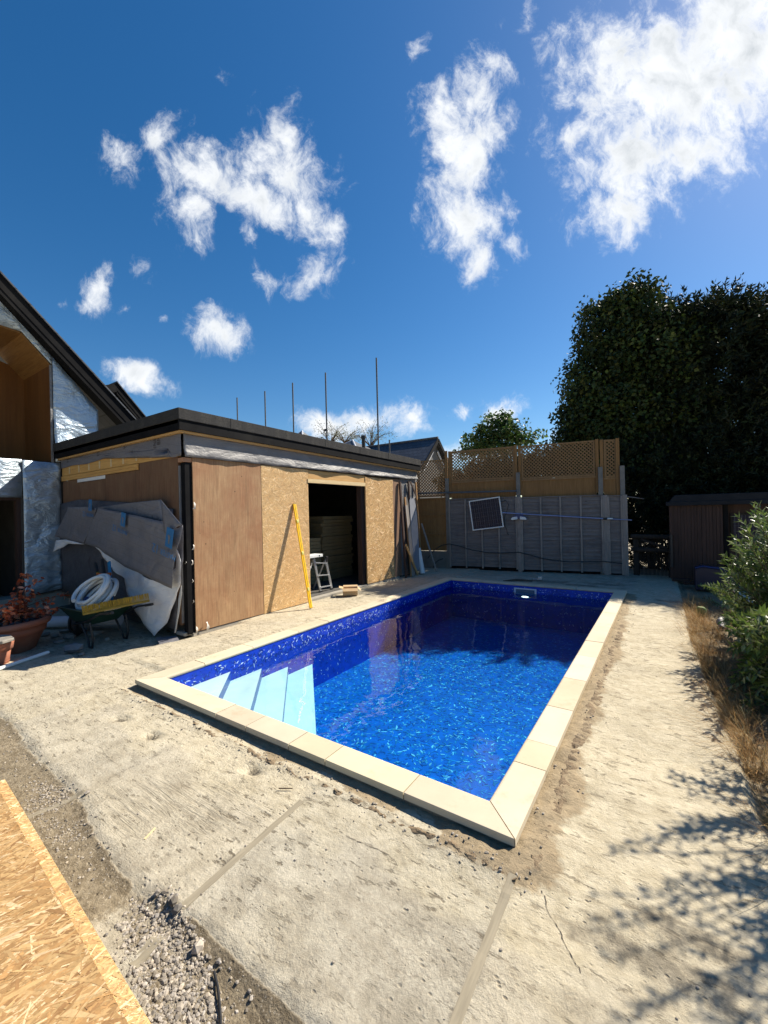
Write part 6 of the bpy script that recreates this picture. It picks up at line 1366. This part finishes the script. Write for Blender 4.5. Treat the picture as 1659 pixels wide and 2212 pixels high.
# ================================================================ TREES
def leaf_quad(mb, p, d, n, L, W, col):
    d = d.normalized(); s = d.cross(n)
    s = s.normalized() if s.length > 1e-3 else d.orthogonal().normalized()
    f = s.cross(d) * (W * .35)
    mb.add([p, p + d * L * .42 + s * W + f, p + d * L, p + d * L * .42 - s * W + f], [(0, 1, 2), (0, 2, 3)], col)
def rv(rs): 
    while True:
        v = Vector((rs.uniform(-1, 1), rs.uniform(-1, 1), rs.uniform(-1, 1)))
        if .05 < v.length < 1: return v.normalized()
def tree(name, label, base, trunk_h, lobes, n, L, W, tones, seed, mat='leaf_dull', clump=.30, trunk_r=.16, conifer=False, group=None, shell=.55):
    rs = random.Random(seed); T = thing(name, label, 'tree', base, 0, group); b = Vector(base)
    tr = MB(); top = b + Vector((0, 0, trunk_h)); tr.tube([b - Vector((0, 0, .2)), b + Vector((.05, .02, trunk_h * .5)), top], [trunk_r, trunk_r * .8, trunk_r * .5], 9)
    for (c, r) in lobes:
        c = Vector(c); m = top.lerp(c, .5) + rv(rs) * .15; tr.tube([top - Vector((0, 0, trunk_h * .25 * rs.random())), m, c], [trunk_r * .42, trunk_r * .24, .015], 6)
        for k in range(5):
            q = c + Vector((rs.uniform(-1, 1) * r[0], rs.uniform(-1, 1) * r[1], rs.uniform(-1, 1) * r[2])) * .75; tr.tube([c.lerp(m, .3), c.lerp(q, .5) + rv(rs) * .1, q], [.03, .018, .006], 5)
    tr.build('trunk', 'bark', T)
    mb = MB(); vol = [r[0] * r[1] * r[2] for c, r in lobes]; tot = sum(v ** .67 for v in vol); per = 14 if not conifer else 18
    for (c, r), v in zip(lobes, vol):
        c = Vector(c)
        for k in range(max(3, int(n * v ** .67 / tot / per))):
            u = rv(rs); q = shell + (1 - shell) * rs.random() ** .5 if rs.random() < .8 else rs.random() ** .4; q *= 1 + .42 * fbm(u.x * 2.6 + c.x, u.y * 2.6, u.z * 2.6 + seed, 3)
            cc = c + Vector((u.x * r[0], u.y * r[1], u.z * r[2])) * q; tone = rs.choice(tones); kk = rs.uniform(.6, 1.35)
            if rs.random() < .14: cc = c + (cc - c) * 1.16
            if conifer:
                d = (Vector((u.x, u.y, .35 + .5 * max(0, u.z))) + rv(rs) * .35).normalized(); ln = clump * rs.uniform(.6, 1.5)
                for j in range(per):
                    t = j / per; p = cc + d * ln * (t - .3); s = (d * .7 + rv(rs) * .8).normalized(); leaf_quad(mb, p, s, rv(rs), L * rs.uniform(.6, 1.2) * (1.1 - .5 * t), W, tuple(x * kk * rs.uniform(.85, 1.15) for x in tone))
            else:
                for j in range(per):
                    p = cc + rv(rs) * clump * rs.random() ** .5 * 1.25; d = (rv(rs) + Vector((u.x * .4, u.y * .4, -.35))); leaf_quad(mb, p, d, (u + rv(rs) * .9), L * rs.uniform(.6, 1.25), W * rs.uniform(.7, 1.2), tuple(x * kk * rs.uniform(.85, 1.15) for x in tone))
    mb.build('crown', mat, T); return T
DG = [(.013, .022, .009), (.018, .028, .010), (.026, .034, .011), (.011, .018, .009)]
tree('broadleaf_tree', 'tall dark broadleaf tree rising behind the right end of the fence', (-1.2, 14.3, 0), 3.4,
     [((-1.35,14.2,6.6),(.85,1.2,1.15)),((-.55,14.2,7.0),(.75,1.0,.95)),((-1.65,14.1,5.3),(.90,1.2,1.1)),((-1.2,14,4.2),(1.35,1.3,1.2)),((-.2,14.2,5.9),(1.1,1.3,1.3)),((-1.95,14,4.4),(.70,1.0,.85)),((-2.15,13.9,3.5),(.70,.9,.8)),((-.9,13.9,3.0),(1.4,1.2,.9)),((-.1,14.4,4.4),(1.2,1.3,1.3)),((-1.55,14.1,7.45),(.40,.5,.35)),((-1.05,14.1,7.6),(.32,.4,.3)),((-.45,14.2,7.75),(.40,.5,.38))],
     44000, .125, .048, [(.026,.045,.011),(.04,.06,.013),(.02,.035,.010),(.06,.08,.016)], 5, clump=.25)
tree('conifer_tree', 'broad black green conifer with feathery upturned tips right of the broadleaf tree', (.9, 14.8, 0), 4.0,
     [((.25,14.6,6.2),(1.0,1.2,1.0)),((1.15,14.7,6.3),(1.0,1.1,1.0)),((2.0,14.8,6.0),(.8,1,1.0)),((.75,14.7,6.9),(.25,.3,.5)),((.2,14.5,4.6),(1.2,1.3,1.4)),((1.3,14.5,4.9),(1.3,1.3,1.4)),((.5,14.2,2.9),(1.6,1.2,1.3)),((1.7,14.3,3.1),(1.3,1.2,1.3)),((.2,14.6,6.95),(.3,.35,.5)),((1.45,14.7,7.05),(.38,.4,.55)),((1.0,14.7,6.9),(.25,.3,.4))],
     60000, .20, .022, DG, 8, clump=.42, conifer=True)
tree('conifer_tree', 'lower dark conifer at the right edge with sky showing through its ragged crown', (3.2, 14.9, 0), 3.5,
     [((2.7,14.8,5.6),(1.1,1.2,1.2)),((3.7,14.9,5.7),(1.1,1.2,1.0)),((2.7,14.7,4.4),(1.3,1.3,1.3)),((3.9,14.7,4.3),(1.4,1.3,1.4)),((2.7,14.5,2.8),(1.4,1.2,1.2)),((4.0,14.5,2.6),(1.5,1.2,1.3)),((2.1,14.8,6.6),(.3,.3,.5)),((2.6,14.8,6.5),(.3,.3,.45)),((3.3,14.8,6.6),(.4,.4,.45))],
     56000, .20, .022, DG, 9, clump=.42, conifer=True)
tree('conifer_tree', 'low dense conifer hedge tree filling the gap behind the garden gate', (-.35, 13.0, 0), 1.2,
     [((-.5,13.1,1.6),(.9,.7,1.0)),((.2,13.2,1.9),(.9,.7,1.1)),((1.1,13.4,2.2),(1.0,.7,1.0)),((2.3,13.5,2.2),(1.1,.7,1.1)),((-.2,13.0,.7),(1.1,.6,.8)),((3.6,13.5,2.0),(1.2,.7,1.2)),((-.45,13.2,2.7),(.8,.6,.7))],
     52000, .18, .022, DG, 14, clump=.36, conifer=True, trunk_r=.10)
tree('leafy_tree', 'small bright green leafy tree showing above the middle of the trellis', (-6.2, 18.2, 0), 3.6,
     [((-6.3,18.2,5.3),(.8,.8,.55)),((-7.0,18.2,4.8),(.7,.7,.45)),((-5.6,18.2,5.0),(.75,.7,.5)),((-4.9,18.2,4.6),(.6,.6,.35)),((-6.3,18.2,4.4),(1.3,.8,.5)),((-7.7,18.2,4.4),(.35,.4,.22)),((-5.8,18.2,5.7),(.35,.35,.3))],
     4600, .17, .055, [(.06,.11,.025),(.085,.14,.03),(.045,.085,.02)], 21, mat='leaf', clump=.22, trunk_r=.1, shell=.3)
tree('climber_hedge', 'dark brownish climber massed behind the trellis panels', tuple(FA + FD * 2.4 + FNRM * -2.6), .6,
     [(tuple(FA + FD * x + FNRM * -2.6 + Vector((0, 0, z + .35))), (.70, .25, h)) for x, z, h in ((.5,2.5,.5),(1.2,2.55,.6),(1.9,2.4,.65),(2.5,2.7,.5),(3.1,2.5,.7),(3.7,2.6,.7),(4.2,2.4,.8),(-.4,2.2,.5))],
     26000, .10, .036, [(.05,.045,.018),(.07,.06,.02),(.035,.04,.015),(.09,.065,.03)], 51, clump=.16, trunk_r=.05, shell=.1)
def wispy(px, py, Y, w, h, seed, label):
    rs = random.Random(seed); t = ony(px, py, Y); T = thing('wispy_tree', label, 'tree', (t.x, Y, 0), 0, 'wispy trees beyond the roof'); tr = MB(); lf = MB(); base = Vector((t.x, Y, 0)); fork = Vector((t.x, Y, t.z - h)); tr.tube([base, fork], [.14, .08], 7)
    for k in range(15):
        a = rs.uniform(-1, 1); d = Vector((a * .8, rs.uniform(-.5, .5), 1)).normalized(); p = fork.copy(); pts = [p]; n = 7
        for i in range(n): d = (d + Vector((a * .10, 0, -.16)) + rv(rs) * .2).normalized(); p = p + d * h * 1.5 / n * rs.uniform(.8, 1.1); pts.append(p)
        tr.tube(pts, [.04, .034, .028, .022, .016, .012, .008, .005][:n + 1], 5, cap=False)
        for q in pts[3:]:
            for j in range(9): leaf_quad(lf, q + Vector((rs.gauss(0, .13), rs.gauss(0, .13), rs.gauss(-.08, .14))), rv(rs) + Vector((0, 0, -.6)), rv(rs), rs.uniform(.06, .12), .022, rs.choice([(.16, .17, .06), (.12, .14, .05), (.2, .19, .08)]))
    tr.build('trunk', 'twig', T); lf.build('crown', 'leaf', T)
wispy(712, 920, 24, 1.2, 1.5, 3, 'thin leaved tree just right of the pole with the clamp'); wispy(745, 918, 24.5, 1.2, 1.5, 4, 'thin leaved tree left of the flue pipe'); wispy(800, 920, 24, 1.2, 1.6, 6, 'thin leaved tree between the flue pipe and the tallest scaffold pole')

# ================================================================ SHRUB AND DRY GRASS ON THE RIGHT
def shrub(name, label, base, stems, seed, tones, aim, k=1.0):
    """many arching leafy shoots; leaves in pairs along each shoot"""
    k_ = k; rs = random.Random(seed); S = thing(name, label, 'shrub', base); st = MB(); lf = MB(); b = Vector(base)
    for k in range(stems):
        tip, bend = aim(rs); p0 = b + Vector((rs.gauss(0, .12), rs.gauss(0, .2), 0)); mid = p0.lerp(tip, .55) + Vector((0, 0, bend)) + rv(rs) * .06; pts = []
        for i in range(11):
            t = i / 10; pts.append(p0 * (1 - t) ** 2 + mid * 2 * t * (1 - t) + tip * t * t)
        st.tube(pts, [.010 * (1 - .8 * i / 10) for i in range(11)], 5, cap=False); ax = Vector((1, 0, 0))
        m = 44
        for i in range(m):
            t = .28 + .72 * i / m; f = t * 10; a = int(min(9, f)); p = pts[a].lerp(pts[a + 1], f - a); d = (pts[a + 1] - pts[a]).normalized(); s = d.cross(Vector((0, 0, 1))); s = s.normalized() if s.length > .05 else ax; u = s.cross(d); ph = i * 1.57 + rs.uniform(-.4, .4)
            o = s * math.cos(ph) + u * math.sin(ph); dd = d * rs.uniform(.55, 1.0) + o * rs.uniform(.6, 1.0); kk = rs.uniform(.7, 1.3); c = rs.choice(tones); leaf_quad(lf, p, dd, d + rv(rs) * .5, k_ * rs.uniform(.05, .085) * (1.1 - .35 * max(0, t - .7) / .3), k_ * rs.uniform(.0065, .0115), tuple(x * kk for x in c))
    st.build('stem', 'twig', S); lf.build('foliage', 'leaf_olive', S); return S
OT = [(.085,.135,.028),(.115,.17,.034),(.06,.10,.026),(.145,.20,.045),(.19,.23,.10)]
def aim_main(rs):
    while True:
        px, py = rs.uniform(1556, 1745), 1066 + 544 * rs.random() ** .85
        lim = 1566 + 16 * math.sin(py * .045) + max(0, 1150 - py) * .35 + max(0, py - 1440) * .35
        if px > lim and py > 1066 + max(0, 1625 - px) * .35 + 26 * math.sin(px * .11) ** 2: return ony(px, py, rs.uniform(5.6, 7.6) if py < 1330 else rs.uniform(4.3, 5.2)), rs.uniform(.05, .4)
shrub('olive_shrub', 'big glossy narrow leaved shrub spilling over the dry grass at the right edge', (1.25, 6.2, -.05), 290, 31, OT, aim_main, 1.5)
def aim_right(rs):   # the nearer bush mostly to the right of the view; it shades the concrete
    return Vector((rs.uniform(.72, 1.6), rs.uniform(2.5, 4.8), rs.uniform(1.0, 2.55))), rs.uniform(.1, .4)
def keep_right(rs):
    while True:
        q, b = aim_right(rs); d = q - Vector((0, 0, CAM_H)); f = d.dot(FWD); px = 829.5 + d.dot(RGT) / max(f, .1) * FOC
        if px > 1690: return q, b
shrub('olive_shrub', 'second narrow leaved shrub standing nearer, just beyond the right edge', (1.30, 3.6, -.05), 185, 37, OT, keep_right)
def aim_low(rs):
    t = rs.random(); px, py = rs.choice([(1482, 1268), (1500, 1258), (1530, 1265), (1520, 1290), (1545, 1275), (1560, 1300)]); q = onx(px + rs.uniform(-10, 10), py + rs.uniform(-8, 8), rs.uniform(.42, .66)); return q, rs.uniform(.1, .3)
shrub('olive_sprig', 'low leafy sprigs reaching left over the dry grass towards the pool', (1.0, 6.9, -.05), 16, 41, OT, aim_low, 1.3)
def aim_low2(rs):
    px, py = rs.choice([(1500, 1430), (1545, 1450), (1575, 1425), (1600, 1490), (1585, 1390), (1620, 1540), (1650, 1570), (1620, 1455), (1650, 1420), (1640, 1350), (1610, 1360), (1660, 1490)]); q = onx(px + rs.uniform(-22, 22), py + rs.uniform(-22, 22), rs.uniform(.58, .95)); return q, rs.uniform(.1, .25)
shrub('olive_sprig', 'dark drooping leafy sprigs hanging in front of the dry grass at the right', (1.2, 4.9, .1), 95, 43, [(.035,.055,.022),(.05,.075,.028),(.04,.06,.025)], aim_low2)
def dry_grass():
    mb = MB(); rs = random.Random(77)
    tufts = []
    for i in range(70):
        y = 2.2 + 6.8 * rs.random() ** 1.05; x = edge_x(y) + .03 + abs(rs.gauss(0, .13)); tufts.append((x, y, rs.uniform(.5, 1.1)))
    tufts += [(edge_x(y) + .15 + abs(rs.gauss(0, .35)), y, rs.uniform(.6, 1.0)) for y in [3.2 + 6.3 * rs.random() for _ in range(60)]]
    tufts += [(edge_x(y) + .10, y, 1.35) for y in (3.5, 3.62, 3.8, 4.0, 4.1, 4.25, 4.7, 6.0, 6.8, 7.6, 8.3)]
    for (x, y, s) in tufts:
        z0 = gsurf(x, y) - .01
        for k in range(int(95 * s)):
            a = rs.gauss(math.pi * .98, 1.15); L = rs.uniform(.16, .52) * s; el = rs.uniform(.12, 1.25); d = Vector((math.cos(a) * math.cos(el), math.sin(a) * math.cos(el), math.sin(el))); p = Vector((x + rs.gauss(0, .05), y + rs.gauss(0, .07), z0)); w = rs.uniform(.0007, .0017); sd = d.cross(Vector((0, 0, 1))).normalized() * w; c = rs.choice([(.40,.245,.09),(.46,.29,.11),(.34,.19,.07),(.54,.42,.22),(.28,.15,.055),(.38,.22,.08)]); k2 = rs.uniform(.7, 1.15); c = tuple(q * k2 for q in c)
            vs = []; n = 5; dr = rs.uniform(.15, .75)
            for i in range(n + 1):
                t = i / n; q = p + d * L * t; q.z -= dr * L * t * t * 1.3; q.z = max(q.z, z0 + .004 + .01 * t); ww = 1 - .75 * t; vs += [q - sd * ww, q + sd * ww]
            mb.add(vs, [(2 * i, 2 * i + 1, 2 * i + 3, 2 * i + 2) for i in range(n)], c)
    o = mb.build('dry_grass', 'grass'); tag(o, None, None, kind='stuff')
dry_grass()
scene.cycles.max_bounces = 8; scene.cycles.transparent_max_bounces = 12; scene.cycles.diffuse_bounces = 4; scene.cycles.glossy_bounces = 3; scene.cycles.transmission_bounces = 4
scene.cycles.use_denoising = True; scene.cycles.sample_clamp_indirect = 6; scene.cycles.caustics_reflective = False; scene.cycles.caustics_refractive = False
